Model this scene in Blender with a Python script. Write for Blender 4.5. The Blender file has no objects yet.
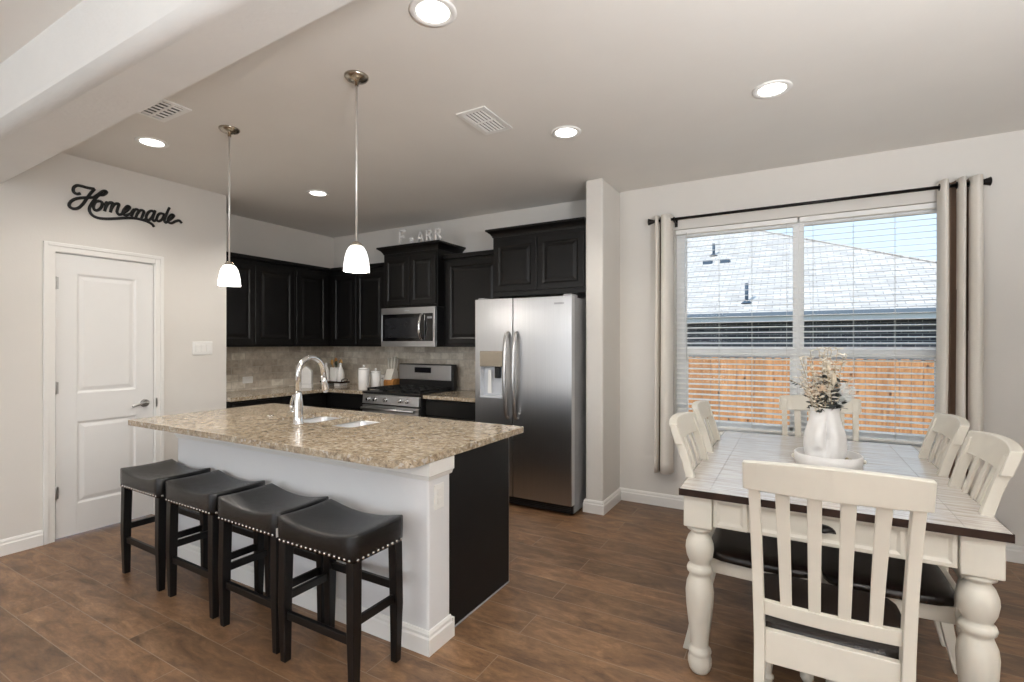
import bpy, bmesh, math, random
from mathutils import Vector, Matrix
PI = math.pi
R = math.radians
SC = bpy.context.scene
COL = SC.collection
random.seed(7)

# ------------------------------------------------------------------ camera
cam_d = bpy.data.cameras.new('camera')
cam = bpy.data.objects.new('camera', cam_d)
COL.objects.link(cam)
cam.location = (0, 0, 1.39)
cam.rotation_euler = (R(90), 0, R(29.64))
cam_d.sensor_width = 36
cam_d.lens = 36 * 497.5 / 1024
cam_d.shift_y = 2.6 / 1024
cam_d.clip_start = 0.05
SC.camera = cam

# ------------------------------------------------------------------ sky, sun, big lights, exposure
W = bpy.data.worlds.new('sky_world')
SC.world = W
W.use_nodes = True
wn, wl = W.node_tree.nodes, W.node_tree.links
wn.clear()
wo = wn.new('ShaderNodeOutputWorld')
wb = wn.new('ShaderNodeBackground')
wt = wn.new('ShaderNodeTexCoord')
wsx = wn.new('ShaderNodeSeparateXYZ')
wr = wn.new('ShaderNodeValToRGB')
wl.new(wt.outputs['Generated'], wsx.inputs[0])
wl.new(wsx.outputs['Z'], wr.inputs[0])
wr.color_ramp.elements[0].position = 0.0
wr.color_ramp.elements[0].color = (0.74, 0.88, 1.0, 1)
wr.color_ramp.elements[1].position = 0.6
wr.color_ramp.elements[1].color = (0.36, 0.60, 0.92, 1)
wl.new(wr.outputs[0], wb.inputs[0])
wb.inputs[1].default_value = 1.45
wl.new(wb.outputs[0], wo.inputs[0])


def light(name, kind, loc, rot, energy, color=(1, 1, 1), size=0.1, size_y=None, parent=None, spot=None):
    d = bpy.data.lights.new(name, kind)
    d.energy = energy
    d.color = color
    if kind == 'AREA':
        d.size = size
        if size_y:
            d.shape = 'RECTANGLE'
            d.size_y = size_y
        else:
            d.shape = 'DISK'
    elif kind == 'SUN':
        d.angle = R(1.0)
    else:
        d.shadow_soft_size = size
        if kind == 'SPOT':
            d.spot_size = spot or R(120)
            d.spot_blend = 0.6
    o = bpy.data.objects.new(name, d)
    COL.objects.link(o)
    o.location = loc
    o.rotation_euler = rot
    if parent:
        o.parent = parent
    return o


# high sun from behind the camera side, lighting the fence and the roof outside
light('sun', 'SUN', (-6, -10, 12), (R(48), 0, R(-28)), 4.3, (1.0, 0.93, 0.84))
# daylight through the big living room windows behind the camera
light('living_window_daylight', 'AREA', (-2.6, -4.38, 1.45), (R(100), 0, 0), 64, (0.97, 0.985, 1.0), 2.3, 2.2)
light('living_window_daylight', 'AREA', (0.55, -4.38, 1.45), (R(112), 0, 0), 8, (0.97, 0.985, 1.0), 1.9, 2.2)
# unseen lamp added beside the camera, aimed up to brighten the ceiling
light('ceiling_fill', 'AREA', (1.2, 0.0, 1.5), (R(180), 0, 0), 235, (0.98, 0.985, 1.0), 0.7)

vs = SC.view_settings
vs.view_transform = 'Standard'
vs.look = 'None'
vs.gamma = 1.0
vs.use_curve_mapping = False
vs.exposure = 0.0
SC.cycles.use_denoising = True
SC.cycles.max_bounces = 10
SC.cycles.diffuse_bounces = 6
SC.cycles.glossy_bounces = 5
SC.cycles.transparent_max_bounces = 16
SC.cycles.sample_clamp_indirect = 6.0


# ------------------------------------------------------------------ materials
def srgb(r, g, b):
    def c(v):
        v /= 255
        return v / 12.92 if v <= 0.04045 else ((v + 0.055) / 1.055) ** 2.4
    return (c(r), c(g), c(b), 1)


class NT:
    def __init__(s, name):
        s.m = bpy.data.materials.new(name)
        s.m.use_nodes = True
        s.n, s.l = s.m.node_tree.nodes, s.m.node_tree.links
        s.b = s.n['Principled BSDF']
        s.out = s.n['Material Output']

    def new(s, t, **kw):
        x = s.n.new(t)
        for k, v in kw.items():
            setattr(x, k, v)
        return x

    def link(s, a, b):
        s.l.new(a, b)

    def coord(s, scale=(1, 1, 1), rot=(0, 0, 0), kind='Object'):
        t = s.new('ShaderNodeTexCoord')
        mp = s.new('ShaderNodeMapping')
        mp.inputs['Scale'].default_value = scale
        mp.inputs['Rotation'].default_value = rot
        s.link(t.outputs[kind], mp.inputs[0])
        return mp.outputs[0]

    def noise(s, vec, scale, detail=4, rough=0.55, dist=0.0):
        x = s.new('ShaderNodeTexNoise')
        x.inputs['Scale'].default_value = scale
        x.inputs['Detail'].default_value = detail
        x.inputs['Roughness'].default_value = rough
        x.inputs['Distortion'].default_value = dist
        s.link(vec, x.inputs['Vector'])
        return x

    def ramp(s, fac, stops, interp='LINEAR'):
        x = s.new('ShaderNodeValToRGB')
        x.color_ramp.interpolation = interp
        e = x.color_ramp.elements
        while len(e) < len(stops):
            e.new(0.5)
        for i, (p, c) in enumerate(stops):
            e[i].position = p
            e[i].color = c
        s.link(fac, x.inputs[0])
        return x.outputs[0]

    def mix(s, fac, a, b, mode='MIX'):
        x = s.new('ShaderNodeMix', data_type='RGBA', blend_type=mode)
        for sock, val in ((x.inputs[0], fac), (x.inputs[6], a), (x.inputs[7], b)):
            if hasattr(val, 'is_output'):
                s.link(val, sock)
            else:
                sock.default_value = val
        return x.outputs[2]

    def bump(s, h, strength=0.3, dist=0.01):
        x = s.new('ShaderNodeBump')
        x.inputs['Strength'].default_value = strength
        x.inputs['Distance'].default_value = dist
        s.link(h, x.inputs['Height'])
        s.link(x.outputs[0], s.b.inputs['Normal'])

    def col(s, c):
        if hasattr(c, 'is_output'):
            s.link(c, s.b.inputs['Base Color'])
        else:
            s.b.inputs['Base Color'].default_value = c

    def set(s, **kw):
        for k, v in kw.items():
            s.b.inputs[k.replace('_', ' ')].default_value = v


def plain(name, c, rough=0.5, metal=0.0, nscale=30, namt=0.06, bump=0.0, bscale=120, **kw):
    t = NT(name)
    v = t.coord()
    n = t.noise(v, nscale, 3)
    lo = tuple(x * (1 - namt) for x in c[:3]) + (1,)
    hi = tuple(min(1, x * (1 + namt)) for x in c[:3]) + (1,)
    t.col(t.ramp(n.outputs[0], [(0.3, lo), (0.7, hi)]))
    t.set(Roughness=rough, Metallic=metal)
    if bump:
        b = t.noise(v, bscale, 3)
        t.bump(b.outputs[0], bump, 0.004)
    for k, val in kw.items():
        t.b.inputs[k.replace('_', ' ')].default_value = val
    return t.m


M = {}
M['wall'] = plain('wall_paint', srgb(223, 220, 215), 0.75, 0, 3, 0.012, 0.12, 90)
M['ceiling'] = plain('ceiling_paint', srgb(228, 226, 222), 0.85, 0, 3, 0.012, 0.15, 60)
M['beamtex'] = plain('knockdown_paint', srgb(226, 226, 224), 0.8, 0, 4, 0.02, 0.35, 45)
M['trim'] = plain('white_trim_paint', srgb(236, 235, 232), 0.4, 0, 5, 0.01)
M['door'] = plain('white_door_paint', srgb(232, 232, 231), 0.42, 0, 5, 0.01)
M['ponywall'] = plain('island_wall_paint', srgb(226, 227, 229), 0.7, 0, 3, 0.012, 0.15, 80)
M['espresso'] = plain('espresso_wood', srgb(13, 12, 12), 0.36, 0, 14, 0.25, Specular_IOR_Level=0.36)
M['panelblack'] = plain('island_black_panel', srgb(12, 12, 13), 0.45, 0, 14, 0.2, Specular_IOR_Level=0.36)
M['gapdark'] = plain('dark_recess', srgb(12, 12, 13), 0.6)
M['steel'] = None
M['chrome'] = plain('polished_chrome', srgb(225, 225, 225), 0.09, 1.0, 20, 0.02)
M['nickel'] = plain('brushed_nickel', srgb(176, 168, 155), 0.25, 1.0, 40, 0.05)
M['lampstem'] = plain('pale_satin_nickel', srgb(226, 224, 220), 0.45, 0.8, 40, 0.02)
M['satin'] = plain('satin_metal', srgb(190, 190, 190), 0.28, 1.0, 40, 0.05)
M['sinksteel'] = plain('sink_steel', srgb(225, 227, 230), 0.3, 0.85, 40, 0.05)
M['blackgloss'] = plain('black_glass', srgb(10, 10, 12), 0.08, 0, 10, 0.1)
M['blackmatte'] = plain('black_enamel', srgb(20, 20, 21), 0.45, 0, 40, 0.2)
M['iron'] = plain('cast_iron', srgb(16, 16, 16), 0.65, 0, 60, 0.2)
M['plastic'] = plain('white_plastic', srgb(238, 238, 236), 0.35, 0, 10, 0.01)
M['greyplastic'] = plain('grey_plastic', srgb(150, 152, 156), 0.4, 0, 10, 0.03)
M['lightgrey'] = plain('light_grey_plastic', srgb(208, 212, 218), 0.35, 0, 10, 0.02)
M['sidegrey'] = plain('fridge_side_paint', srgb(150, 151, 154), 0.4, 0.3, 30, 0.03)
M['ceramic'] = plain('white_ceramic', srgb(238, 237, 235), 0.22, 0, 10, 0.015)
M['matteceramic'] = plain('matte_white_ceramic', srgb(232, 231, 230), 0.55, 0, 25, 0.03, 0.1, 150)
M['bronze'] = plain('dark_bronze', srgb(28, 25, 24), 0.35, 0.6, 30, 0.1)
M['signblack'] = plain('black_sign_paint', srgb(16, 16, 16), 0.5, 0, 30, 0.1)
M['brownwood'] = plain('dark_brown_wood', srgb(40, 24, 16), 0.62, 0, 20, 0.3, Specular_IOR_Level=0.25)
M['spoonwood'] = plain('beech_wood', srgb(186, 146, 92), 0.55, 0, 30, 0.15)
M['greenplastic'] = plain('dark_green_silicone', srgb(38, 52, 40), 0.5)
M['blockwood'] = plain('oak_block', srgb(176, 122, 66), 0.45, 0, 26, 0.2)
M['ivory'] = plain('ivory_handle', srgb(232, 228, 218), 0.35, 0, 20, 0.02)
M['blackwood'] = plain('black_stool_wood', srgb(10, 8, 8), 0.4, 0, 22, 0.3, Specular_IOR_Level=0.36)
M['nail'] = plain('nickel_nailhead', srgb(205, 200, 195), 0.22, 1.0, 40, 0.03)
M['antique'] = plain('antique_white_paint', srgb(213, 208, 196), 0.42, 0, 9, 0.025)
M['vinyl'] = plain('white_vinyl', srgb(246, 246, 246), 0.4, 0, 10, 0.01)
M['blind'] = plain('white_blind', srgb(248, 248, 246), 0.45, 0, 10, 0.01)
M['cord'] = plain('white_cord', srgb(225, 225, 222), 0.7)
M['bead'] = plain('natural_beads', srgb(178, 166, 138), 0.6, 0, 40, 0.3)
M['stemtan'] = plain('dried_stem', srgb(176, 158, 128), 0.8, 0, 40, 0.2)
M['leafwhite'] = plain('bleached_leaf', srgb(232, 225, 212), 0.8, 0, 60, 0.08)
M['leafdark'] = plain('dark_leaf', srgb(47, 52, 50), 0.6, 0, 50, 0.4)
M['peach'] = plain('peach_petal', srgb(232, 214, 192), 0.8, 0, 60, 0.12)
M['bunny'] = plain('bunny_tail', srgb(226, 214, 192), 0.95, 0, 90, 0.15, 0.5, 300)
M['fern'] = plain('pale_grey_fern', srgb(214, 216, 214), 0.8, 0, 60, 0.06)
M['tag'] = plain('paper_tag', srgb(225, 225, 225), 0.7)
M['gutter'] = plain('grey_gutter', srgb(110, 122, 136), 0.5, 0, 10, 0.05)
M['fascia'] = plain('white_fascia', srgb(240, 240, 240), 0.5, 0, 10, 0.02)
M['soffit'] = plain('soffit_board', srgb(110, 105, 100), 0.7)
M['ventmetal'] = plain('roof_vent_metal', srgb(70, 84, 100), 0.5, 0.3)
M['display'] = plain('dark_display', srgb(10, 12, 24), 0.12)


def steel_mat():
    t = NT('brushed_steel')
    v = t.coord((220, 220, 1.5))
    n = t.noise(v, 1.0, 3, 0.6)
    t.col(t.ramp(n.outputs[0], [(0.3, srgb(190, 191, 193)), (0.7, srgb(197, 198, 200))]))
    t.set(Metallic=1.0, Roughness=0.3)
    t.b.inputs['Anisotropic'].default_value = 0.4
    return t.m


M['steel'] = steel_mat()


def leather(name, c, rough=0.33):
    t = NT(name)
    v = t.coord()
    vo = t.new('ShaderNodeTexVoronoi')
    vo.inputs['Scale'].default_value = 260
    t.link(v, vo.inputs['Vector'])
    n = t.noise(v, 7, 5, 0.6)
    t.col(t.ramp(n.outputs[0], [(0.3, tuple(x * 0.75 for x in c[:3]) + (1,)), (0.75, tuple(x * 1.25 for x in c[:3]) + (1,))]))
    mx = t.new('ShaderNodeMath', operation='MULTIPLY_ADD')
    t.link(n.outputs[0], mx.inputs[0])
    mx.inputs[1].default_value = 1.6
    t.link(vo.outputs['Distance'], mx.inputs[2])
    t.bump(mx.outputs[0], 0.22, 0.008)
    t.set(Roughness=rough)
    return t.m


M['blackleather'] = leather('black_leather', srgb(9, 9, 10), 0.25)
M['brownleather'] = leather('dark_brown_leather', srgb(24, 15, 11), 0.25)


def floor_mat():
    t = NT('wood_plank_tile')
    v = t.coord((1, 1, 1))
    br = t.new('ShaderNodeTexBrick')
    br.offset = 0.37
    br.inputs['Scale'].default_value = 1.0
    br.inputs['Brick Width'].default_value = 1.15
    br.inputs['Row Height'].default_value = 0.19
    br.inputs['Mortar Size'].default_value = 0.0022
    br.inputs['Mortar Smooth'].default_value = 0.1
    br.inputs['Bias'].default_value = 0.0
    br.inputs['Color1'].default_value = (0, 0, 0, 1)
    br.inputs['Color2'].default_value = (1, 1, 1, 1)
    br.inputs['Mortar'].default_value = (0.5, 0.5, 0.5, 1)
    t.link(v, br.inputs['Vector'])
    # every plank gets its own grain offset
    mp = t.new('ShaderNodeVectorMath', operation='MULTIPLY_ADD')
    t.link(br.outputs['Color'], mp.inputs[0])
    mp.inputs[1].default_value = (37.0, 11.0, 5.0)
    sc = t.new('ShaderNodeVectorMath', operation='MULTIPLY')
    t.link(v, sc.inputs[0])
    sc.inputs[1].default_value = (1.6, 4.6, 1)
    t.link(sc.outputs[0], mp.inputs[2])
    n1 = t.noise(mp.outputs[0], 2.6, 8, 0.68, 0.7)
    n2 = t.noise(mp.outputs[0], 11.0, 6, 0.65, 0.8)
    base = t.ramp(n1.outputs[0], [(0.3, srgb(88, 66, 48)), (0.5, srgb(122, 94, 69)), (0.7, srgb(152, 121, 92))])
    fine = t.ramp(n2.outputs[0], [(0.32, (0.6, 0.58, 0.56, 1)), (0.66, (1.12, 1.1, 1.08, 1))])
    c = t.mix(0.75, base, fine, 'MULTIPLY')
    tone = t.ramp(br.outputs['Color'], [(0.0, (0.78, 0.77, 0.77, 1)), (1.0, (1.12, 1.08, 1.04, 1))])
    c = t.mix(1.0, c, tone, 'MULTIPLY')
    c = t.mix(br.outputs['Fac'], c, srgb(134, 115, 96))
    t.col(c)
    rr = t.ramp(n2.outputs[0], [(0.2, (0.34, 0.34, 0.34, 1)), (0.8, (0.48, 0.48, 0.48, 1))])
    t.link(rr, t.b.inputs['Roughness'])
    iv = t.new('ShaderNodeMath', operation='MULTIPLY_ADD')
    t.link(br.outputs['Fac'], iv.inputs[0])
    iv.inputs[1].default_value = -2.0
    t.link(n2.outputs[0], iv.inputs[2])
    t.bump(iv.outputs[0], 0.18, 0.004)
    return t.m


M['floor'] = floor_mat()


def granite_mat():
    t = NT('granite')
    v = t.coord()
    n1 = t.noise(v, 9, 6, 0.65, 0.6)
    n2 = t.noise(v, 42, 6, 0.7, 0.4)
    n3 = t.noise(v, 95, 4, 0.7)
    vo = t.new('ShaderNodeTexVoronoi')
    vo.inputs['Scale'].default_value = 70
    t.link(v, vo.inputs['Vector'])
    base = t.ramp(n2.outputs[0], [(0.32, srgb(58, 52, 46)), (0.43, srgb(128, 111, 91)), (0.54, srgb(174, 157, 132)), (0.66, srgb(212, 205, 191))])
    warm = t.ramp(n1.outputs[0], [(0.35, srgb(146, 127, 103)), (0.65, srgb(198, 189, 172))])
    c = t.mix(0.35, base, warm)
    spk = t.ramp(n3.outputs[0], [(0.30, (1, 1, 1, 1)), (0.38, (0, 0, 0, 1))])
    c = t.mix(spk, c, srgb(46, 38, 34))
    gry = t.ramp(vo.outputs['Color'], [(0.78, (0, 0, 0, 1)), (0.86, (1, 1, 1, 1))])
    g2 = t.mix(1.0, gry, (0.55, 0.55, 0.55, 1), 'MULTIPLY')
    c = t.mix(g2, c, srgb(206, 204, 198))
    t.col(c)
    t.set(Roughness=0.12)
    return t.m


M['granite'] = granite_mat()


def tile_mat():
    t = NT('travertine_tile')
    tc = t.new('ShaderNodeTexCoord')
    sp = t.new('ShaderNodeSeparateXYZ')
    t.link(tc.outputs['Object'], sp.inputs[0])
    ad = t.new('ShaderNodeMath', operation='ADD')
    t.link(sp.outputs[0], ad.inputs[0])
    t.link(sp.outputs[1], ad.inputs[1])
    cb = t.new('ShaderNodeCombineXYZ')
    t.link(ad.outputs[0], cb.inputs[0])
    t.link(sp.outputs[2], cb.inputs[1])
    br = t.new('ShaderNodeTexBrick')
    br.inputs['Scale'].default_value = 1
    br.inputs['Brick Width'].default_value = 0.152
    br.inputs['Row Height'].default_value = 0.076
    br.inputs['Mortar Size'].default_value = 0.003
    br.inputs['Mortar Smooth'].default_value = 0.3
    br.inputs['Color1'].default_value = (0, 0, 0, 1)
    br.inputs['Color2'].default_value = (1, 1, 1, 1)
    br.inputs['Mortar'].default_value = (0.5, 0.5, 0.5, 1)
    t.link(cb.outputs[0], br.inputs['Vector'])
    n = t.noise(tc.outputs['Object'], 14, 6, 0.65, 0.5)
    a = t.ramp(br.outputs['Color'], [(0.0, srgb(184, 174, 160)), (0.5, srgb(205, 197, 184)), (1.0, srgb(222, 216, 204))])
    b = t.ramp(n.outputs[0], [(0.3, (0.62, 0.58, 0.53, 1)), (0.62, (1.1, 1.1, 1.1, 1))])
    c = t.mix(0.8, a, b, 'MULTIPLY')
    c = t.mix(br.outputs['Fac'], c, srgb(188, 182, 172))
    t.col(c)
    t.set(Roughness=0.55)
    iv = t.new('ShaderNodeMath', operation='SUBTRACT')
    iv.inputs[0].default_value = 1.0
    t.link(br.outputs['Fac'], iv.inputs[1])
    t.bump(iv.outputs[0], 0.4, 0.004)
    return t.m


M['tile'] = tile_mat()


def tabletop_mat():
    t = NT('glare_pale_plank_top')
    v = t.coord()
    sp = t.new('ShaderNodeSeparateXYZ')
    t.link(v, sp.inputs[0])
    g = t.coord((3, 40, 3))
    n = t.noise(g, 2.0, 6, 0.65, 0.3)
    c = t.ramp(n.outputs[0], [(0.25, srgb(150, 138, 128)), (0.5, srgb(196, 189, 182)), (0.75, srgb(220, 216, 211))])  # pale tone carries the window glare; the wood itself is dark brown
    t.col(c)
    t.set(Roughness=0.24)
    t.b.inputs['Coat Weight'].default_value = 0.6
    t.b.inputs['Coat Roughness'].default_value = 0.22
    t.bump(n.outputs[0], 0.1, 0.003)
    return t.m


M['tabletop'] = tabletop_mat()


def fabric_mat(name, c, trans=0.25):
    t = NT(name)
    v = t.coord((1, 1, 1))
    w = t.new('ShaderNodeTexWave')
    w.inputs['Scale'].default_value = 180
    t.link(v, w.inputs['Vector'])
    n = t.noise(v, 160, 2)
    t.col(t.ramp(n.outputs[0], [(0.3, tuple(x * 0.93 for x in c[:3]) + (1,)), (0.7, c)]))
    t.set(Roughness=0.9)
    t.bump(n.outputs[0], 0.2, 0.002)
    tr = t.new('ShaderNodeBsdfTranslucent')
    tr.inputs[0].default_value = c
    mx = t.new('ShaderNodeMixShader')
    mx.inputs[0].default_value = trans
    t.link(t.b.outputs[0], mx.inputs[1])
    t.link(tr.outputs[0], mx.inputs[2])
    t.link(mx.outputs[0], t.out.inputs[0])
    return t.m


M['taupe'] = fabric_mat('taupe_pleats', srgb(146, 122, 104), 0.12)
M['curtain'] = fabric_mat('cream_linen', srgb(245, 240, 232), 0.12)


def glass_mat():
    t = NT('window_glass')
    tr = t.new('ShaderNodeBsdfTransparent')
    tr.inputs[0].default_value = (0.97, 0.985, 0.98, 1)
    gl = t.new('ShaderNodeBsdfGlossy')
    gl.inputs['Roughness'].default_value = 0.02
    fr = t.new('ShaderNodeFresnel')
    fr.inputs[0].default_value = 1.12
    mx = t.new('ShaderNodeMixShader')
    t.link(fr.outputs[0], mx.inputs[0])
    t.link(tr.outputs[0], mx.inputs[1])
    t.link(gl.outputs[0], mx.inputs[2])
    t.link(mx.outputs[0], t.out.inputs[0])
    return t.m


M['glass'] = glass_mat()


def emit_mat(name, c, s):
    t = NT(name)
    t.col(c)
    t.set(Roughness=0.4)
    t.b.inputs['Emission Color'].default_value = c
    t.b.inputs['Emission Strength'].default_value = s
    return t.m


M['lens'] = emit_mat('lit_lens', (1.0, 0.97, 0.92, 1), 6.0)
M['shade'] = emit_mat('lit_opal_glass', (1.0, 0.98, 0.95, 1), 1.6)


def shingle_mat():
    t = NT('grey_shingles')
    tc = t.new('ShaderNodeTexCoord')
    br = t.new('ShaderNodeTexBrick')
    br.inputs['Scale'].default_value = 1
    br.inputs['Brick Width'].default_value = 0.3
    br.inputs['Row Height'].default_value = 0.13
    br.inputs['Mortar Size'].default_value = 0.012
    br.inputs['Mortar Smooth'].default_value = 0.8
    br.inputs['Color1'].default_value = srgb(190, 183, 178)
    br.inputs['Color2'].default_value = srgb(216, 210, 205)
    br.inputs['Mortar'].default_value = srgb(140, 132, 130)
    t.link(tc.outputs['Object'], br.inputs['Vector'])
    n = t.noise(tc.outputs['Object'], 3, 5)
    m = t.ramp(n.outputs[0], [(0.3, (0.8, 0.8, 0.8, 1)), (0.7, (1.05, 1.05, 1.05, 1))])
    t.col(t.mix(0.7, br.outputs[0], m, 'MULTIPLY'))
    t.set(Roughness=0.95)
    return t.m


M['shingle'] = shingle_mat()


def brick_mat():
    t = NT('dark_brick')
    tc = t.new('ShaderNodeTexCoord')
    sp = t.new('ShaderNodeSeparateXYZ')
    t.link(tc.outputs['Object'], sp.inputs[0])
    cb = t.new('ShaderNodeCombineXYZ')
    ad = t.new('ShaderNodeMath', operation='ADD')
    t.link(sp.outputs[0], ad.inputs[0])
    t.link(sp.outputs[1], ad.inputs[1])
    t.link(ad.outputs[0], cb.inputs[0])
    t.link(sp.outputs[2], cb.inputs[1])
    br = t.new('ShaderNodeTexBrick')
    br.inputs['Scale'].default_value = 1
    br.inputs['Brick Width'].default_value = 0.23
    br.inputs['Row Height'].default_value = 0.075
    br.inputs['Mortar Size'].default_value = 0.008
    br.inputs['Color1'].default_value = srgb(62, 62, 70)
    br.inputs['Color2'].default_value = srgb(96, 94, 100)
    br.inputs['Mortar'].default_value = srgb(150, 150, 150)
    t.link(cb.outputs[0], br.inputs['Vector'])
    t.col(br.outputs[0])
    t.set(Roughness=0.9)
    return t.m


M['brick'] = brick_mat()


def cedar_mat():
    t = NT('cedar_fence_wood')
    tc = t.new('ShaderNodeTexCoord')
    sp = t.new('ShaderNodeSeparateXYZ')
    t.link(tc.outputs['Object'], sp.inputs[0])
    fl = t.new('ShaderNodeMath', operation='SNAP')
    t.link(sp.outputs[0], fl.inputs[0])
    fl.inputs[1].default_value = 0.142
    wn_ = t.new('ShaderNodeTexWhiteNoise', noise_dimensions='1D')
    t.link(fl.outputs[0], wn_.inputs['W'])
    v = t.coord((9, 9, 1.3))
    n = t.noise(v, 3, 6, 0.65, 0.8)
    c = t.ramp(n.outputs[0], [(0.25, srgb(140, 92, 58)), (0.5, srgb(188, 134, 90)), (0.75, srgb(214, 168, 124))])
    k = t.ramp(wn_.outputs[0], [(0, (0.8, 0.78, 0.76, 1)), (1, (1.08, 1.06, 1.04, 1))])
    c = t.mix(1.0, c, k, 'MULTIPLY')
    v2 = t.coord((3, 3, 2))
    vo = t.new('ShaderNodeTexVoronoi')
    vo.inputs['Scale'].default_value = 1.8
    t.link(v2, vo.inputs['Vector'])
    kn = t.ramp(vo.outputs['Distance'], [(0.05, (1, 1, 1, 1)), (0.14, (0, 0, 0, 1))])
    c = t.mix(kn, c, srgb(78, 48, 30))
    t.col(c)
    t.set(Roughness=0.85)
    return t.m


M['cedar'] = cedar_mat()


def lawn_mat():
    t = NT('dry_lawn')
    v = t.coord()
    n = t.noise(v, 6, 6, 0.7)
    t.col(t.ramp(n.outputs[0], [(0.3, srgb(92, 98, 60)), (0.7, srgb(150, 146, 100))]))
    t.set(Roughness=1.0)
    return t.m


M['lawn'] = lawn_mat()


# ------------------------------------------------------------------ mesh helpers
class MB:
    """collects shapes; build() links them as one mesh object"""

    def __init__(s):
        s.v, s.f, s.sm = [], [], []

    def add(s, verts, faces, smooth=False):
        n = len(s.v)
        s.v += [tuple(p) for p in verts]
        s.f += [tuple(n + i for i in f) for f in faces]
        s.sm += [smooth] * len(faces)
        return s

    def bx(s, x0, x1, y0, y1, z0, z1):
        x0, x1 = min(x0, x1), max(x0, x1)
        y0, y1 = min(y0, y1), max(y0, y1)
        z0, z1 = min(z0, z1), max(z0, z1)
        return s.add([(x0, y0, z0), (x1, y0, z0), (x1, y1, z0), (x0, y1, z0), (x0, y0, z1), (x1, y0, z1), (x1, y1, z1), (x0, y1, z1)],
                     [(0, 3, 2, 1), (4, 5, 6, 7), (0, 1, 5, 4), (1, 2, 6, 5), (2, 3, 7, 6), (3, 0, 4, 7)])

    def loft(s, rings, cap=True, smooth=True, closed=True):
        n = len(rings[0])
        vs_ = [p for r in rings for p in r]
        fs = []
        for i in range(len(rings) - 1):
            for j in range(n if closed else n - 1):
                k = (j + 1) % n
                fs.append((i * n + j, i * n + k, (i + 1) * n + k, (i + 1) * n + j))
        s.add(vs_, fs, smooth)
        if cap and closed:
            s.add(rings[0], [tuple(range(n))[::-1]])
            s.add(rings[-1], [tuple(range(n))])
        return s

    def lathe(s, prof, c=(0, 0, 0), seg=24, cap=True, smooth=True):
        rings = [[(c[0] + r * math.cos(2 * PI * j / seg), c[1] + r * math.sin(2 * PI * j / seg), c[2] + z) for j in range(seg)] for r, z in prof]
        return s.loft(rings, cap, smooth)

    def tube(s, pts, rad, seg=10, flat=None, up=None):
        """swept tube; rad a number or list; flat=(ru, rv) factors"""
        pts = [Vector(p) for p in pts]
        n = len(pts)
        rad = rad if isinstance(rad, (list, tuple)) else [rad] * n
        rings = []
        prev = None
        for i, p in enumerate(pts):
            t = (pts[min(i + 1, n - 1)] - pts[max(i - 1, 0)]).normalized()
            if up is not None:
                b = Vector(up)
                a = t.cross(b).normalized()
                b = a.cross(t).normalized()
            else:
                if prev is None:
                    a = t.cross(Vector((0, 0, 1)))
                    if a.length < 1e-3:
                        a = t.cross(Vector((0, 1, 0)))
                    a.normalize()
                else:
                    a = (prev - t * prev.dot(t)).normalized()
                b = t.cross(a).normalized()
            prev = a
            fu, fv = flat or (1, 1)
            rings.append([tuple(p + a * math.cos(2 * PI * j / seg) * rad[i] * fu + b * math.sin(2 * PI * j / seg) * rad[i] * fv) for j in range(seg)])
        return s.loft(rings)

    def cyl(s, p0, p1, r0, r1=None, seg=16):
        return s.tube([p0, p1], [r0, r0 if r1 is None else r1], seg)

    def ball(s, c, r, seg=10, rings=6, sq=(1, 1, 1)):
        prof = [(max(1e-4, math.sin(PI * i / rings)), -math.cos(PI * i / rings)) for i in range(rings + 1)]
        rg = [[(c[0] + q * r * sq[0] * math.cos(2 * PI * j / seg), c[1] + q * r * sq[1] * math.sin(2 * PI * j / seg), c[2] + z * r * sq[2]) for j in range(seg)] for q, z in prof]
        return s.loft(rg)

    def prism(s, poly, fn, d0, d1, smooth=False):
        """polygon of 2D points, fn(a, b, d) -> 3D"""
        n = len(poly)
        lo = [fn(a, b, d0) for a, b in poly]
        hi = [fn(a, b, d1) for a, b in poly]
        fs = [tuple(range(n))[::-1], tuple(range(n, 2 * n))] + [(i, (i + 1) % n, n + (i + 1) % n, n + i) for i in range(n)]
        return s.add(lo + hi, fs, smooth)

    def panel(s, P, U, V, w, h, rings):
        """rectangular face built of nested rings (inset, depth along the outward normal)"""
        P, U, V = Vector(P), Vector(U), Vector(V)
        N = U.cross(V)
        rg = []
        for ins, d in rings:
            rg.append([tuple(P + U * a + V * b + N * d) for a, b in ((ins, ins), (w - ins, ins), (w - ins, h - ins), (ins, h - ins))])
        return s.loft(rg, True, False)

    def build(s, name, mat, parent=None, bevel=0, seg=2, subsurf=0, off=None):
        me = bpy.data.meshes.new(name)
        vs_ = s.v
        if off is not None:
            vs_ = [(p[0] - off[0], p[1] - off[1], p[2] - off[2]) for p in vs_]
        me.from_pydata(vs_, [], s.f)
        me.polygons.foreach_set('use_smooth', s.sm)
        bm = bmesh.new()
        bm.from_mesh(me)
        bmesh.ops.remove_doubles(bm, verts=bm.verts, dist=1e-6)
        bmesh.ops.recalc_face_normals(bm, faces=bm.faces)
        bm.to_mesh(me)
        bm.free()
        me.materials.append(mat)
        o = bpy.data.objects.new(name, me)
        COL.objects.link(o)
        if parent is not None:
            o.parent = parent
        if bevel:
            b = o.modifiers.new('bevel', 'BEVEL')
            b.width = bevel
            b.segments = seg
            b.limit_method = 'ANGLE'
            b.angle_limit = R(40)
        if subsurf:
            q = o.modifiers.new('subsurf', 'SUBSURF')
            q.levels = q.render_levels = subsurf
        return o


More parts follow.
